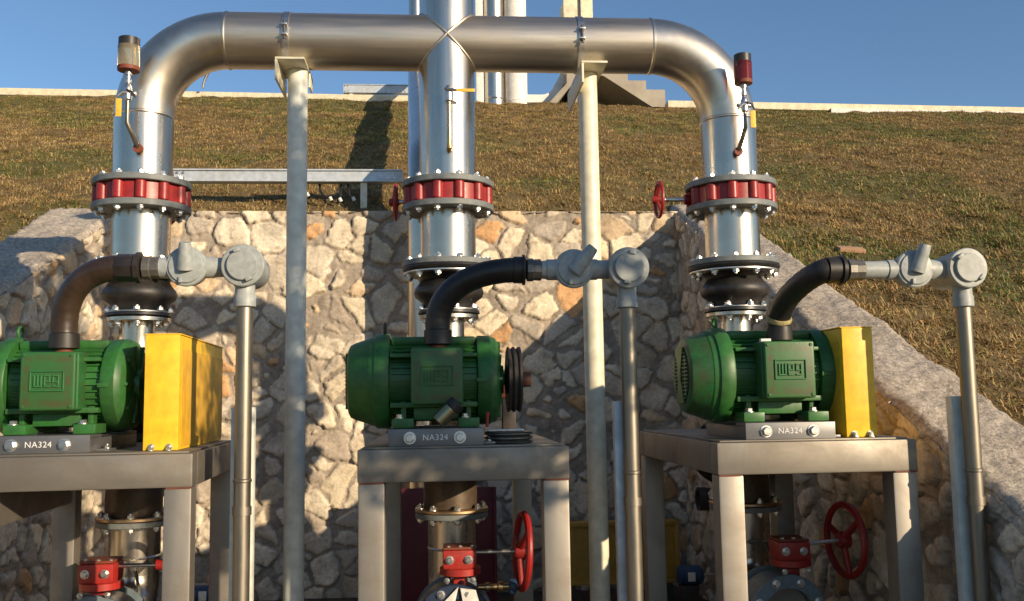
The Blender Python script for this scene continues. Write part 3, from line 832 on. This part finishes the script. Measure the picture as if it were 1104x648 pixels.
# ------------------------------------------------------------ header supports
for i, (x, mt, lab) in enumerate(((-.692, 'post_a', 'greenish cream support post under the header between left and central risers'), (.766, 'post_b', 'bright ivory support post under the header between central and right risers'))):
    t = thing('support_post', lab, 'post', (x, HY, 0), group='posts carrying the header')
    obj('post_pipe', lathe(BM(), [(.0485, 0), (.0485, 3.143)], 36), mt, t)
    obj('base_plate', box(BM(), -.11, .11, -.11, .11, 0, .014, .003), mt, t)
    x0, x1 = (-.085, .055) if i == 0 else (-.055, .075)
    y0, y1 = (-.17, .12) if i == 0 else (-.17, .34)
    a = obj('saddle_angle', box(box(BM(), x0, x1, y0, y1, 3.145, 3.156, .002), x0, x0+.011, y0, y1, 3.045, 3.1445, .002), 'post_b', t)
    if i == 0: obj('gusset', box(BM(), .050, .058, .02, .12, 3.07, 3.1445, .001), 'post_b', t)
    sx = (-.045, -.045)[i]
    s = obj('strap', lathe(BM(), [(PR+.0005, -.016), (PR+.005, -.016), (PR+.005, .016), (PR+.0005, .016)], 56, T(sx, 0, HZ) @ AX, cap=False), 'bolt', t)
    for dz in (.028, -.022):
        obj('strap_lug', box(BM(), sx-.014, sx+.014, -PR-.028, -PR-.003, HZ+dz-.004, HZ+dz+.004, .001), 'bolt', s)
    obj('strap_bolt', tube(BM(), [(sx, -PR-.018, HZ-.045), (sx, -PR-.018, HZ+.045)], .006, 8), 'cast', s)

# ------------------------------------------------------------ cups and sample valve on the risers
def cup(x, r, z0, z1, label, oil, tagx, lean):
    y = 4.35
    t = thing('drip_cup', label, 'oil cup', (x, y, 0), group='oil cups on the risers')
    obj('cup_glass', lathe(BM(), [(r*.9, z0+.014), (r, z0+.02), (r, z1-.042), (r*.96, z1-.040)], 32), oil, t)
    obj('lid', lathe(BM(), [(r*.95, z1-.040), (r*.95, z1-.003), (r*.82, z1)]+[(.0001, z1)], 24), 'black_rubber', t)
    obj('cup_base', lathe(BM(), [(r*.3, z0), (r*.98, z0+.002), (r*1.0, z0+.0195), (r*.9, z0+.0195)], 32), 'rust', t)
    obj('inner_rod', tube(BM(), [(r*.3, -.0, z0+.02), (r*.3, 0, z1-.03)], r*.16, 10), 'bolt', t)
    zc = z0-.105
    bm = BM(); lathe(bm, [(.008, z0-.06), (.014, z0-.055), (.014, z0-.04), (.009, z0-.036), (.009, z0-.02), (.016, z0-.018), (.016, z0-.001)], 12)
    obj('union', bm, 'bolt', t)
    bm = BM(); lathe(bm, [(.010, zc-.035), (.017, zc-.03), (.021, zc), (.017, zc+.03), (.010, zc+.045)], 14)
    lathe(bm, [(.008, -.038), (.012, -.03), (.012, .03), (.008, .036)], 10, T(0, 0, zc) @ AX)
    v = obj('cock', bm, 'bolt', t)
    obj('lever', tube(BM(), [(0, -.02, zc), (-.018, -.03, zc-.005), (-.042, -.03, zc-.03)], [.006, .005, .006], 8), 'bolt', v)
    obj('lever', tube(BM(), [(0, -.02, zc+.01), (.028, -.025, zc-.002), (.042, -.022, zc-.026)], [.006, .005, .004], 8), 'cast', v)
    obj('tag', box(BM(), tagx-.013, tagx+.013, -.032, -.028, zc-.12, zc-.035, .001), 'tag', t)
    ze = 2.70
    pts = [(0, 0, zc-.03), (0, 0, 2.84), (.0, 0, 2.80), (lean*.6, .03, 2.75), (lean, .085, ze), (lean, .125, ze)]
    obj('feed_tube', tube(BM(), pts, [.009, .009, .011, .011, .013, .013], 12), 'brass' if oil == 'x' else 'galv', t)
    obj('boss', lathe(BM(), [(.018, 0), (.022, .01), (.022, .03)], 16, T(lean, .10, ze) @ AYN), 'rust', t)
cup(-1.432, .050, 3.045, 3.205, 'clear oil cup with black lid standing on the left elbow', 'oil_clear', -.030, .028)
cup(1.496, .044, 3.014, 3.165, 'oil cup full of dark red oil beside the right elbow', 'oil_red', .030, -.012)
t = thing('sample_valve', 'small ball valve with orange lever on the central riser', 'valve', (.057, 4.40, 0))
obj('valve_body', lathe(BM(), [(.010, 2.93), (.018, 2.935), (.020, 2.97), (.018, 3.0), (.012, 3.01)], 14), 'bolt', t)
obj('lever', box(BM(), .03, .125, -.026, -.020, 2.972, 2.988, .002), 'tag', t)
obj('lever_stem', tube(BM(), [(-.02, -.012, 2.99), (.0, -.024, 2.985), (.035, -.023, 2.98)], .007, 8), 'bolt', t)
obj('feed_tube', tube(BM(), [(0, 0, 2.94), (0, 0, 2.74), (0, .0, 2.712), (0, .075, 2.705)], [.008, .010, .013, .013], 12), 'brass', t)

# ------------------------------------------------------------ steel stands
def stand(x0, x1, y0, y1, rz, label, brace=False):
    # x1, y0 is the front right corner
    px, py = x1, y0
    t = thing('steel_stand', label, 'stand', (px, py, 0), rz, 'square tube stands under the pumps')
    a, b, c, d = x0-px, 0, 0, y1-py
    w, h, zt = .094, .118, 1.328
    zr = zt-h
    obj('rail', box(BM(), a, b, c, c+w, zr, zt, .008), 'stand', t)
    obj('rail', box(BM(), a, b, d-w, d, zr, zt, .008), 'stand', t)
    obj('rail', box(BM(), a, a+w, c+w+.001, d-w-.001, zr, zt-.001, .006), 'stand', t)
    obj('rail', box(BM(), b-w, b, c+w+.001, d-w-.001, zr, zt-.001, .006), 'stand', t)
    obj('top_plate', box(BM(), a+.02, b-.02, c+.03, d-.02, zt+.0005, zt+.006, .001), 'stand', t)
    q = .003
    for lx in (a+q, b-w-q):
        for ly in (c+q, d-w-q):
            obj('leg', box(BM(), lx, lx+w, ly, ly+w, .0, zr-.001, .008), 'stand_leg', t)
    for lx in (a+q, b-w-q): obj('base_rail', box(BM(), lx, lx+w, c+w+q+.001, d-w-q-.001, .002, .09, .006), 'stand', t)
    if brace: obj('cross_brace', box(BM(), a+.01, a+.08, c+w+q+.001, d-w-q-.001, 1.08, zr-.002, .004), 'stand', t)
    for lx in (a, b-w+.0): obj('weld_line', box(BM(), lx+.004, lx+w-.004, c-.0015, c+.004, zr-.003, zr+.001), 'rust', t)
    return t
stand(-.293, .467, 3.4, 4.9, 0, 'brushed steel stand in the middle, with a loose pulley lying on its top')
stand(1.012, 1.772, 3.4, 4.75, 0, 'brushed steel stand on the right beneath the fan-end motor, nearest the sloping wall')
stand(-1.622, -.863, 3.4, 4.42, R(3.6), 'brushed steel stand cut off by the left edge of the photo', True)
# ------------------------------------------------------------ motors
def text_bm(s, size, depth, mtx):
    cu = bpy.data.curves.new('lettering', 'FONT'); cu.body = s; cu.size = size; cu.extrude = depth
    cu.align_x = 'CENTER'; cu.align_y = 'CENTER'; cu.space_character = 1.08
    o = bpy.data.objects.new('lettering', cu); C.objects.link(o)
    dg = bpy.context.evaluated_depsgraph_get(); dg.update()
    me = bpy.data.meshes.new_from_object(o.evaluated_get(dg))
    bm = BM(); bm.from_mesh(me); bmesh.ops.transform(bm, matrix=mtx, verts=bm.verts[:])
    bpy.data.objects.remove(o); bpy.data.meshes.remove(me); bpy.data.curves.remove(cu)
    return bm
ZA = .180
MT['oldrust'] = paint('dull_rusted_steel', (.11, .045, .028), .6, (.05, .03, .02), .6, 14)
SCREW = bolt_mesh(.006, .004, 0, False); SCREW.materials[0] = MT['greenbox']
def motor(center, label, pulley=False, worn='greenbox', scale=1.0):
    t = thing('electric_motor', label, 'motor', center, group='green electric motors on the stands')
    t.scale = (scale,)*3
    m = T(0, 0, ZA) @ AX
    # frame with cooling fins
    bm = BM(); lathe(bm, [(.10, -.182), (.150, -.181), (.150, .152), (.10, .153)], 64, m)
    for k in range(40):
        a = 2*PI*k/40
        mm = T(0, 0, ZA) @ Matrix.Rotation(a, 4, 'X')
        box(bm, -.172, .148, -.0025, .0025, .145, .160, .0, mm)
    box(bm, -.178, .152, -.075, .075, ZA+.14, ZA+.170, .010)
    box(bm, -.178, .152, -.168, -.10, ZA-.105, ZA-.085, .004)
    box(bm, -.178, .152, -.168, -.12, ZA+.085, ZA+.10, .004)
    obj('frame', bm, 'green', t)
    # fan cover
    bm = BM(); lathe(bm, [(.0001, -.345), (.128, -.345), (.142, -.338), (.150, -.322), (.176, -.245), (.178, -.240), (.165, -.238)], 64, m, cap=False)
    fc = obj('fan_cover', bm, 'greenbox' if not pulley else 'green', t)
    lathe_seam = lathe(BM(), [(.172, -.262), (.1735, -.258), (.176, -.240), (.183, -.239), (.186, -.232), (.187, -.190), (.183, -.183), (.15, -.181)], 64, m, cap=False)
    obj('end_bracket', lathe_seam, 'green', t)
    # grille on the fan cover end: dark louvre field, slats, centre web and hub
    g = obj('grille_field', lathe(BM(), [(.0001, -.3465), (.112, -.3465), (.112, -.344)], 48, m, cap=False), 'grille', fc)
    bm = BM()
    for k in range(-7, 8):
        z = k*.0145; wd = math.sqrt(max(0, .110**2-z*z))
        for sgn in (-1, 1):
            ys = sorted((sgn*.030, sgn*wd))
            if wd > .034: box(bm, -.3520, -.3463, ys[0], ys[1], ZA+z-.0028, ZA+z+.0028)
    for zc in (-.115, .115): pass
    for yy in (-.075, .075): box(bm, -.3525, -.3463, yy-.004, yy+.004, ZA-.078, ZA+.078)
    obj('louvre', bm, 'green', fc)
    bm = BM()
    for s in (-1, 1):
        pts = [(-.012, .0), (-.055, s*.108), (.055, s*.108), (.012, .0)]
        f = [bm.verts.new((-.355, p[0], ZA+p[1])) for p in pts]; b = [bm.verts.new((-.3463, p[0], ZA+p[1])) for p in pts]
        bm.faces.new(f); bm.faces.new(list(reversed(b)))
        for k in range(4): bm.faces.new((f[k], b[k], b[(k+1) % 4], f[(k+1) % 4]))
    bmesh.ops.recalc_face_normals(bm, faces=bm.faces[:])
    obj('web', bm, 'green', fc, smooth=False)
    obj('hub_cap', lathe(BM(), [(.0001, -.358), (.026, -.356), (.028, -.346)], 24, m, cap=False), 'green', fc)
    # drive end bell
    bm = BM(); lathe(bm, [(.145, .153), (.172, .155), (.176, .162), (.176, .206), (.170, .214), (.166, .228), (.150, .240), (.06, .244), (.055, .262), (.03, .264)], 64, m)
    for k in range(10):
        a = 2*PI*(k+.5)/10; mm = T(0, 0, ZA) @ Matrix.Rotation(a, 4, 'X')
        box(bm, .228, .249, -.006, .006, .055, .155, .002, mm)
    obj('drive_end_bell', bm, 'green', t)
    obj('clamp_lug', box(BM(), .150, .188, -.181, -.172, ZA-.012, ZA+.004, .002), 'green', t)
    obj('shaft', lathe(BM(), [(.022, .262), (.022, .300 if not pulley else .37)], 24, m), 'cast', t)
    # feet
    for sx in (-1, 1):
        x0, x1 = (-.168, -.088) if sx < 0 else (.078, .158)
        for sy in (-1, 1):
            bm = BM(); ys = sorted((sy*.205, sy*.09))
            box(bm, x0, x1, ys[0], ys[1], 0, .036, .005)
            yy = sorted((sy*.145, sy*.10)); box(bm, x0+.03, x1-.03, yy[0], yy[1], .03, .10, .004)
            f = obj('foot', bm, 'green', t)
            bolt_at(f, ((x0+x1)/2-.012, sy*.182, .036))
    for yw in (-.142, .122): obj('foot_web', box(BM(), -.09, .08, yw, yw+.02, .028, .075, .004), 'green', t)
    # terminal box at the front
    tb = obj('terminal_box', box(BM(), -.098, .098, -.222, -.120, .085, .300, .014, seg=3), worn, t)
    bm = BM(); box(bm, -.096, .096, -.250, -.2225, .086, .298, .011, seg=3)
    lid = obj('lid', bm, 'lid', tb)
    # raised mark on the lid: the letters inside two rounded frames
    bm = BM(); yb0, yb1 = -.2555, -.2495; cx, cz = .0, .192
    def bar(x0, x1, z0, z1): box(bm, cx+x0, cx+x1, yb0, yb1, cz+z0, cz+z1, .0012, seg=1)
    def frame(hw, hh, w):
        bar(-hw, hw, hh-w, hh); bar(-hw, hw, -hh, -hh+w); bar(-hw, -hw+w, -hh+w+.0003, hh-w-.0003); bar(hw-w, hw, -hh+w+.0003, hh-w-.0003)
    frame(.060, .037, .0045)
    w = .0055; hh = .022
    for q in (-.046, -.034, -.022): bar(q, q+w, -hh+w+.0003, hh)                 # W
    bar(-.046, -.0165, -hh, -hh+w)
    q = -.010                                                                     # e
    bar(q, q+w, -hh+w+.0003, hh-w-.0003); bar(q, q+.022, hh-w, hh); bar(q, q+.022, -hh, -hh+w); bar(q+w+.0003, q+.0165-.0003, -.004, .0015); bar(q+.022-w, q+.022, -.004, hh-w-.0003)
    q = .0195                                                                     # g
    bar(q, q+w, -.006, hh-w-.0003); bar(q, q+.024-w-.0003, hh-w, hh); bar(q+w+.0003, q+.024-w-.0003, -.006, -.0005); bar(q+.024-w, q+.024, -hh+w+.0003, hh); bar(q, q+.024, -hh, -hh+w)
    obj('raised_lettering', bm, 'greenclean' if not pulley else 'green', lid)
    for bx_ in (-.082, .082):
        for bz in (.1, .284): bolt_at(lid, (bx_, -.2495, bz), (PI/2, 0, 0), SCREW)
    # lifting eye
    e = obj('lifting_eye', torus(BM(), .022, .006, 24, 8, T(-.205, 0, ZA+.205) @ AX), 'green' if not pulley else 'cast', t)
    obj('eye_stem', tube(BM(), [(-.205, 0, ZA+.165), (-.205, 0, ZA+.186)], .008, 8), 'green' if not pulley else 'cast', e)
    if pulley:
        prof = [(.03, .268), (.05, .270), (.060, .278), (.118, .279), (.124, .277), (.130, .279), (.130, .284), (.121, .292), (.130, .300), (.130, .306), (.121, .314), (.130, .322), (.130, .330), (.122, .332), (.06, .330), (.05, .336), (.03, .338)]
        pu = obj('pulley', lathe(BM(), prof, 56, m), 'cast', t)
        obj('shaft_bush', lathe(BM(), [(.030, .338), (.032, .342), (.030, .372), (.02, .374)], 20, m), 'oldrust', pu)
    return t
MX = (-1.405, -.008, 1.335)
BZ = 1.398
motor((MX[0], 3.745, BZ), 'green electric motor on the left stand beside the tall yellow guard')
motor((MX[1], 3.745, BZ), 'shaded green electric motor in the middle with a bare grooved pulley', True, 'green')
motor((MX[2], 3.745, BZ), 'green electric motor on the right showing its round slotted fan cover', scale=1.03)
BL = ('steel motor rail marked NA324 on the left stand', 'steel motor rail marked NA324 on the middle stand behind the tilted can', 'steel motor rail marked NA324 on the right stand')
for i, x in enumerate(MX):
    x -= (.0, .0, .015)[i]
    t = thing('motor_rail', BL[i], 'motor rail', (x, 3.46, 1.3345), group='motor rails on the stands')
    fp = obj('front_plate', box(BM(), -.178, .168, 0, .012, 0, .062, .002), 'plate', t)
    obj('top_flange', box(BM(), -.178, .168, .0125, .12, .050, .062, .002), 'plate', t)
    for sx in (-.178, .156):
        obj('side_plate', box(BM(), sx, sx+.012, .0125, .52, 0, .0495, .002), 'plate', t)
    obj('rear_flange', box(BM(), -.178, .168, .40, .52, .050, .062, .002), 'plate', t)
    obj('mount_lug', box(BM(), .1685, .215, .06, .14, 0, .010, .002), 'plate', t)
    obj('lettering', text_bm('NA324', .030, .0006, T(-.008, -.0012, .030) @ Matrix.Rotation(PI/2, 4, 'X')), 'letter', fp, smooth=False)
    for bx_ in (-.100, .082):
        b = bolt_at(t, (bx_, -.0005, .030), (PI/2, .3, 0)); b.scale = (1.25, 1.25, 1.0)
    bolt_at(t, (.195, .10, .010), (0, 0, 0), BOLT_S)

# ------------------------------------------------------------ yellow guards
def guard(loc, w, d, h, rz, label):
    t = thing('belt_guard', label, 'belt guard', loc, rz, 'yellow belt guards on the stands')
    obj('front_cover', box(BM(), 0, w, 0, d, 0, h, .004), 'yellow', t)
    for x0, x1 in ((w+.0005, w+.0035), (-.0035, -.0005)):
        p = obj('side_panel', box(BM(), x0, x1, .035, d-.01, .012, h-.05, .001), 'yellow_dirty', t)
    obj('top_lip', box(BM(), -.004, w+.004, .004, d+.004, h+.0005, h+.005, .001), 'yellow', t)
    for x in (.03, w-.03):
        bolt_at(t, (x, -.001, .012), (PI/2, 0, 0), BOLT_S)
        bolt_at(t, (x, -.012, .0), (0, 0, 0), BOLT_S)
    return t
guard((-1.066, 3.50, 1.335), .122, .92, .418, R(3.4), 'yellow sheet metal belt guard standing tall at the end of the left stand')
guard((1.549, 3.50, 1.335), .122, .85, .418, 0, 'yellow sheet metal belt guard behind the drive end of the right motor')

# ------------------------------------------------------------ conduits, fittings and hoses
def conduit(cx, cy, zc, k, i, neck, start, cuff, coup, hosemat, ch):
    """cx, cy: pipe; zc: fitting height; k: size factor"""
    w = WHICH[i] if i != 1 else 'middle'
    t = thing('conduit_riser', ('galvanised conduit with round junction box standing beside the left stand',
                                'galvanised conduit with round junction box just right of the ivory post',
                                'galvanised conduit with round junction box against the grassy bank at the right')[i], 'conduit', (cx, cy, 0), group='galvanised conduits with round boxes')
    obj('conduit_pipe', lathe(BM(), [(.030*k, .0), (.030*k, zc-.115*k)], 28), 'galv', t)
    obj('coupling_ring', lathe(BM(), [(.030*k, 1.215), (.0335*k, 1.218), (.0335*k, 1.226), (.030*k, 1.229)], 28, cap=False), 'galv', t)
    jb = obj('junction_box', lathe(BM(), [(.055*k, -.155*k), (.066*k, -.145*k), (.072*k, -.03*k), (.076*k, .0), (.078*k, .038*k), (.078*k, .052*k), (.0745*k, .056*k), (.060*k, .057*k)], 48, T(0, 0, zc) @ AYN), 'grey_fit', t)
    cv = obj('cover', lathe(BM(), [(.056*k, .0575*k), (.056*k, .066*k), (.053*k, .069*k), (.0001, .070*k)], 40, T(0, 0, zc) @ AYN, cap=False), 'grey_fit', jb)
    for a in ((1.9, -1.1), (1.35, -1.75), (2.3, -.75))[i]:
        obj('cover_lug', box(BM(), -.012*k, .012*k, -.076*k, -.058*k, .050*k, .064*k, .003*k, T(0, 0, zc) @ Matrix.Rotation(-(a-PI/2), 4, 'Y')), 'grey_fit', cv)
    obj('box_collar', lathe(BM(), [(.034*k, -.150*k), (.040*k, -.146*k), (.040*k, -.108*k), (.036*k, -.10*k), (.036*k, -.05*k)], 28, T(0, 0, zc)), 'grey_fit', t)
    dx = -.205*k
    obj('link_pipe', lathe(BM(), [(.034*k, dx), (.034*k, -.155*k), (.040*k, -.152*k), (.040*k, -.115*k), (.036*k, -.108*k), (.036*k, -.05*k)], 28, T(0, 0, zc) @ AX), 'grey_fit', t)
    sf = obj('sealing_fitting', lathe(BM(), [(.050*k, -.045*k), (.066*k, -.03*k), (.070*k, .0), (.074*k, .022*k), (.074*k, .034*k), (.070*k, .038*k), (.064*k, .039*k), (.060*k, .046*k), (.02*k, .052*k), (.0001, .052*k)], 44, T(dx, 0, zc) @ AYN, cap=False), 'grey_fit', t)
    nx, nz = neck
    p0 = Vector((dx, -.045*k, zc-.012*k)); p1 = Vector((dx+nx*k, -.072*k, zc+nz*k))
    obj('neck', tube(BM(), [p0, p0*.3+p1*.7, p1, p1+(p1-p0).normalized()*.012*k], [.031*k, .025*k, .0225*k, .019*k], 20), 'grey_fit', sf)
    obj('fitting_lug', box(BM(), dx-.022*k, dx-.010*k, -.056*k, -.040*k, zc-.062*k, zc-.040*k, .003*k), 'grey_fit', sf)
    c0, c1 = coup
    bm = BM(); lathe(bm, [(.034*k, c1), (.036*k, dx-.10*k), (.040*k, dx-.10*k), (.040*k, dx-.03*k)], 24, T(0, 0, zc) @ AX)
    obj('entry_pipe', bm, 'grey_fit', t)
    bm = BM(); lathe(bm, [(.036*k, c0), (.044*k, c0+.004), (.044*k, c0+(c1-c0)*.45), (.040*k, c0+(c1-c0)*.5), (.042*k, c1-.004), (.036*k, c1)], 10, T(0, 0, zc) @ AX)
    obj('union_nut', bm, 'dull_fit', t)
    # hose
    h = thing('flexible_hose', ('sun browned flexible hose arching from the left motor box', 'black flexible hose arching from the middle motor box', 'black flexible hose with yellowed tape arching from the right motor box')[i], 'hose', start, group='flexible hoses on the motor boxes')
    S0 = Vector((0, 0, 0)); E = Vector((cx+cuff[0], cy, zc))-Vector(start); E1 = Vector((cx+cuff[1], cy, zc))-Vector(start)
    rr = .047*k if i != 2 else .044
    H = E.z
    pts = [Vector((0, 0, .03))]+bez((0, 0, .05), (-.015, 0, H*.72), E+Vector((-E.x*.62, 0, -.005)), E, 34)
    rs = [rr*(1+.012*math.sin(q*2.1)) for q in range(len(pts))]
    obj('hose_tube', tube(BM(), pts, rs, 28), hosemat, h)
    obj('end_cuff', lathe(BM(), [(.03, -.0), (.040, .002), (.053*k, .006), (.053*k, .058), (rr, .062)], 28), 'dark_hose', h)
    obj('hex_nut', lathe(BM(), [(.030, -.010), (.030, .008)], 20), 'rust', h)
    dE = (E1-E)
    bm = BM(); tube(bm, [E-dE.normalized()*.004, E+dE*.75, E+dE*.76, E+dE*.97, E1], [rr+.004, rr+.004, rr+.011, rr+.011, rr*.8], 28 if i else 8)
    obj('end_cuff', bm, 'dark_hose', h, angle=25)
    if i == 2:
        obj('tape', tube(BM(), [pts[4], pts[5], pts[6]], [rr+.004, rr+.006, rr+.003], 20), 'tape', h)
        obj('small_tag', box(BM(), -.085, -.045, -.03, -.01, .0, .012, .002), 'white', h)
    # channel behind the conduit
    u = thing('channel_post', ('pale steel channel behind the left conduit', 'pale steel channel close behind the middle conduit', 'grey steel channel left of the right hand conduit')[i], 'post', (cx+ch[0], cy+.036, 0), group='steel channels behind the conduits')
    bm = BM(); hw = ch[1]
    box(bm, -hw, hw, .0, .005, 0, 1.485, .001); box(bm, -hw, -hw+.005, .0055, .04, 0, 1.485, .001); box(bm, hw-.005, hw, .0055, .04, 0, 1.485, .001)
    obj('channel', bm, 'post_a' if i != 1 else 'tray', u)
    obj('clamp', lathe(BM(), [(.0305*k, 1.10), (.034*k, 1.10), (.034*k, 1.13), (.0305*k, 1.13)], 24, T(-ch[0], -.036, 0), cap=False), 'galv', u)
MT['tape'] = paint('yellowed_tape', (.42, .36, .16), .6, (.2, .15, .08), .8, 30)
conduit(-.712, 3.5, 2.0, 1.0, 0, (.004, .070), (-1.374, 3.56, 1.705), (-.455, -.372), (-.368, -.305), 'brown_hose', (-.010, .041))
conduit(.714, 3.5, 1.985, 1.0, 1, (.062, .066), (-.004, 3.56, 1.705), (-.428, -.388), (-.384, -.325), 'dark_hose', (-.020, .034))
conduit(1.905, 3.26, 1.945, .93, 2, (.024, .078), (1.325, 3.56, 1.705), (-.505, -.445), (-.435, -.370), 'dark_hose', (-.026, .021))

# ------------------------------------------------------------ loose things
t = thing('grease_can', 'small olive can with black cap leaning on the middle motor rail', 'can', (-.006, 3.452, 1.421))
d = Vector((.070, -.0, .066)).normalized(); u_ = d
mm = Matrix.Translation((.0, .0, .0)) @ d.to_track_quat('Z', 'Y').to_matrix().to_4x4()
obj('can_body', lathe(BM(), [(.026, 0), (.029, .003), (.029, .068), (.026, .071)], 28, mm), 'can', t)
obj('cap', lathe(BM(), [(.029, .0715), (.0315, .073), (.0315, .098), (.028, .102), (.0001, .102)], 28, mm, cap=False), 'black_rubber', t)
t = thing('loose_pulley', 'grooved pulley lying flat on the middle stand under the pulley wheel', 'pulley', (.262, 3.60, 1.336))
obj('disc', lathe(BM(), [(.05, 0), (.092, .001), (.094, .004), (.078, .010), (.094, .016), (.094, .020), (.078, .026), (.094, .032), (.094, .036), (.05, .038), (.03, .038), (.028, 0)], 48), 'dull_fit', t)
obj('rim', lathe(BM(), [(.060, .0385), (.092, .0385), (.094, .040), (.092, .042), (.060, .042)], 48, cap=False), 'galv', t)
t = thing('shim', 'pale flat shim plate lying across the loose pulley', 'shim', (.23, 3.60, 1.380))
obj('plate_blade', box(BM(), -.05, .09, -.03, .03, 0, .006, .001), 'white', t)
t = thing('marker', 'little red capped stick standing beside the middle motor foot', 'marker', (.177, 3.53, 1.397))
obj('barrel', tube(BM(), [(0, 0, 0), (.002, 0, .042)], .006, 10), 'red', t)
obj('cap', tube(BM(), [(.002, 0, .0425), (.003, 0, .055)], .0075, 10), 'red', t)
t = thing('bearing_block', 'rusty red bearing block behind the bare pulley', 'bearing block', (.315, 4.3, 1.336))
obj('housing', box(BM(), -.035, .035, -.05, .05, .17, .235, .008), 'rust', t)
obj('pedestal', box(BM(), -.03, .03, -.045, .045, 0, .1695, .006), 'cast', t)

# things by the back wall
t = thing('maroon_panel', 'dark maroon steel panel standing behind the middle stand', 'panel', (.01, 6.99, 0))
obj('sheet', box(BM(), -.395, .400, 0, .02, .0, .86, .004), 'darkred', t)
obj('edge_rib', box(BM(), -.395, -.375, -.03, -.0005, 0, .86, .003), 'darkred', t)
obj('edge_rib', box(BM(), .38, .40, -.03, -.0005, 0, .86, .003), 'darkred', t)
t = thing('spare_guard', 'spare yellow belt guard propped along the back wall on dark sleepers', 'belt guard', (1.24, 6.85, 0))
obj('cover', box(BM(), -.485, .485, 0, .12, .165, .60, .004), 'shaded_yellow', t)
bm = BM(); box(bm, -.487, .487, -.022, -.0005, .575, .602, .003); box(bm, -.487, .487, -.022, -.0005, .163, .188, .003); box(bm, .455, .487, -.022, -.0005, .189, .574, .003); box(bm, -.487, -.455, -.022, -.0005, .189, .574, .003)
obj('rim', bm, 'shaded_yellow', t)
for x in (-.4, .3): obj('sleeper', box(BM(), x, x+.12, -.1, .25, 0, .163, .01), 'cast', t)
def small_motor(x, y, z, label, L=.15):
    t = thing('small_motor', label, 'motor', (x, y, 0), group='small blue motors near the ground')
    b = obj('body', lathe(BM(), [(.05, 0), (.066, .008), (.066, L), (.05, L+.02)], 30, T(-.075, 0, z) @ AX), 'blue', t)
    obj('name_plate', box(BM(), -.02, .03, -.070, -.066, z-.03, z+.03, .001), 'white', t)
    obj('shaft', tube(BM(), [(L-.055, 0, z), (L+.07, 0, z)], .009, 10), 'bolt', t)
    obj('pedestal', box(BM(), -.06, .06, -.06, .06, 0, z-.06, .008), 'cast', t)
small_motor(1.70, 6.5, .275, 'small blue motor with white plate by the right wing wall')
small_motor(-1.56, 6.5, .25, 'small blue motor low behind the left stand')
t = thing('drain_pipe', 'dark drain pipe mouth poking out of the right wing wall', 'pipe', (1.985, 6.86, .75))
obj('pipe_mouth', lathe(BM(), [(.05, .0), (.085, .0), (.085, .10), (.065, .10), (.065, .02), (.0001, .02)], 30, Matrix.Rotation(-PI/2, 4, 'Y'), cap=False), 'cast', t)

# ------------------------------------------------------------ unseen tree added out of frame to cast shade on the middle stand
def added_shade_tree(x, y, z, hw, zb, zt, n, label):
    t = thing('added_shade_tree', label, 'tree', (x, y, z))
    obj('trunk', tube(BM(), [(0, 0, -.1), (.02, .01, .8), (-.01, .0, zb-z+.1), (0, 0, zt-z-.3)], [.06, .045, .035, .01], 12), 'wood', t)
    bm = BM()
    for k in range(16):
        h = zb-z+.1+(zt-zb-.4)*k/16; a = k*2.4; L = hw*.8*(1-.55*k/16)
        tube(bm, [(0, 0, h), (L*.5*math.cos(a), L*.5*math.sin(a), h+.14), (L*math.cos(a), L*math.sin(a), h+.22)], [.014, .009, .004], 6)
    obj('limbs', bm, 'wood', t)
    r = np.random.default_rng(77)
    nc = 70; cz = r.random(nc)**.9; rad = hw*(1-.62*cz)*np.sqrt(r.random(nc)); ca = r.uniform(0, 2*PI, nc)
    cl = np.stack([rad*np.cos(ca), rad*np.sin(ca), (zb-z)+cz*(zt-zb)], -1)
    p = cl[r.integers(0, nc, n)]+r.normal(0, .075, (n, 3))
    d = r.normal(0, 1, (n, 3)); d /= np.linalg.norm(d, axis=1)[:, None]; s = np.cross(d, r.normal(0, 1, (n, 3))); s /= np.linalg.norm(s, axis=1)[:, None]
    L = r.uniform(.05, .08, n)[:, None]; W = L*.28
    V = np.stack([p, p+d*L*.5+s*W, p+d*L, p+d*L*.5-s*W], 1).reshape(-1, 3)
    F = np.arange(n*4).reshape(-1, 4)
    col = np.array([[.05, .085, .022]])*r.uniform(.7, 1.5, (n, 1))
    mesh_np('crown', V, F, 'grass', np.repeat(col, 4, 0), t)
added_shade_tree(2.64, .9, .12, .52, 2.15, 4.35, 9500, 'unseen leafy tree added near the viewer to shade the middle stand')
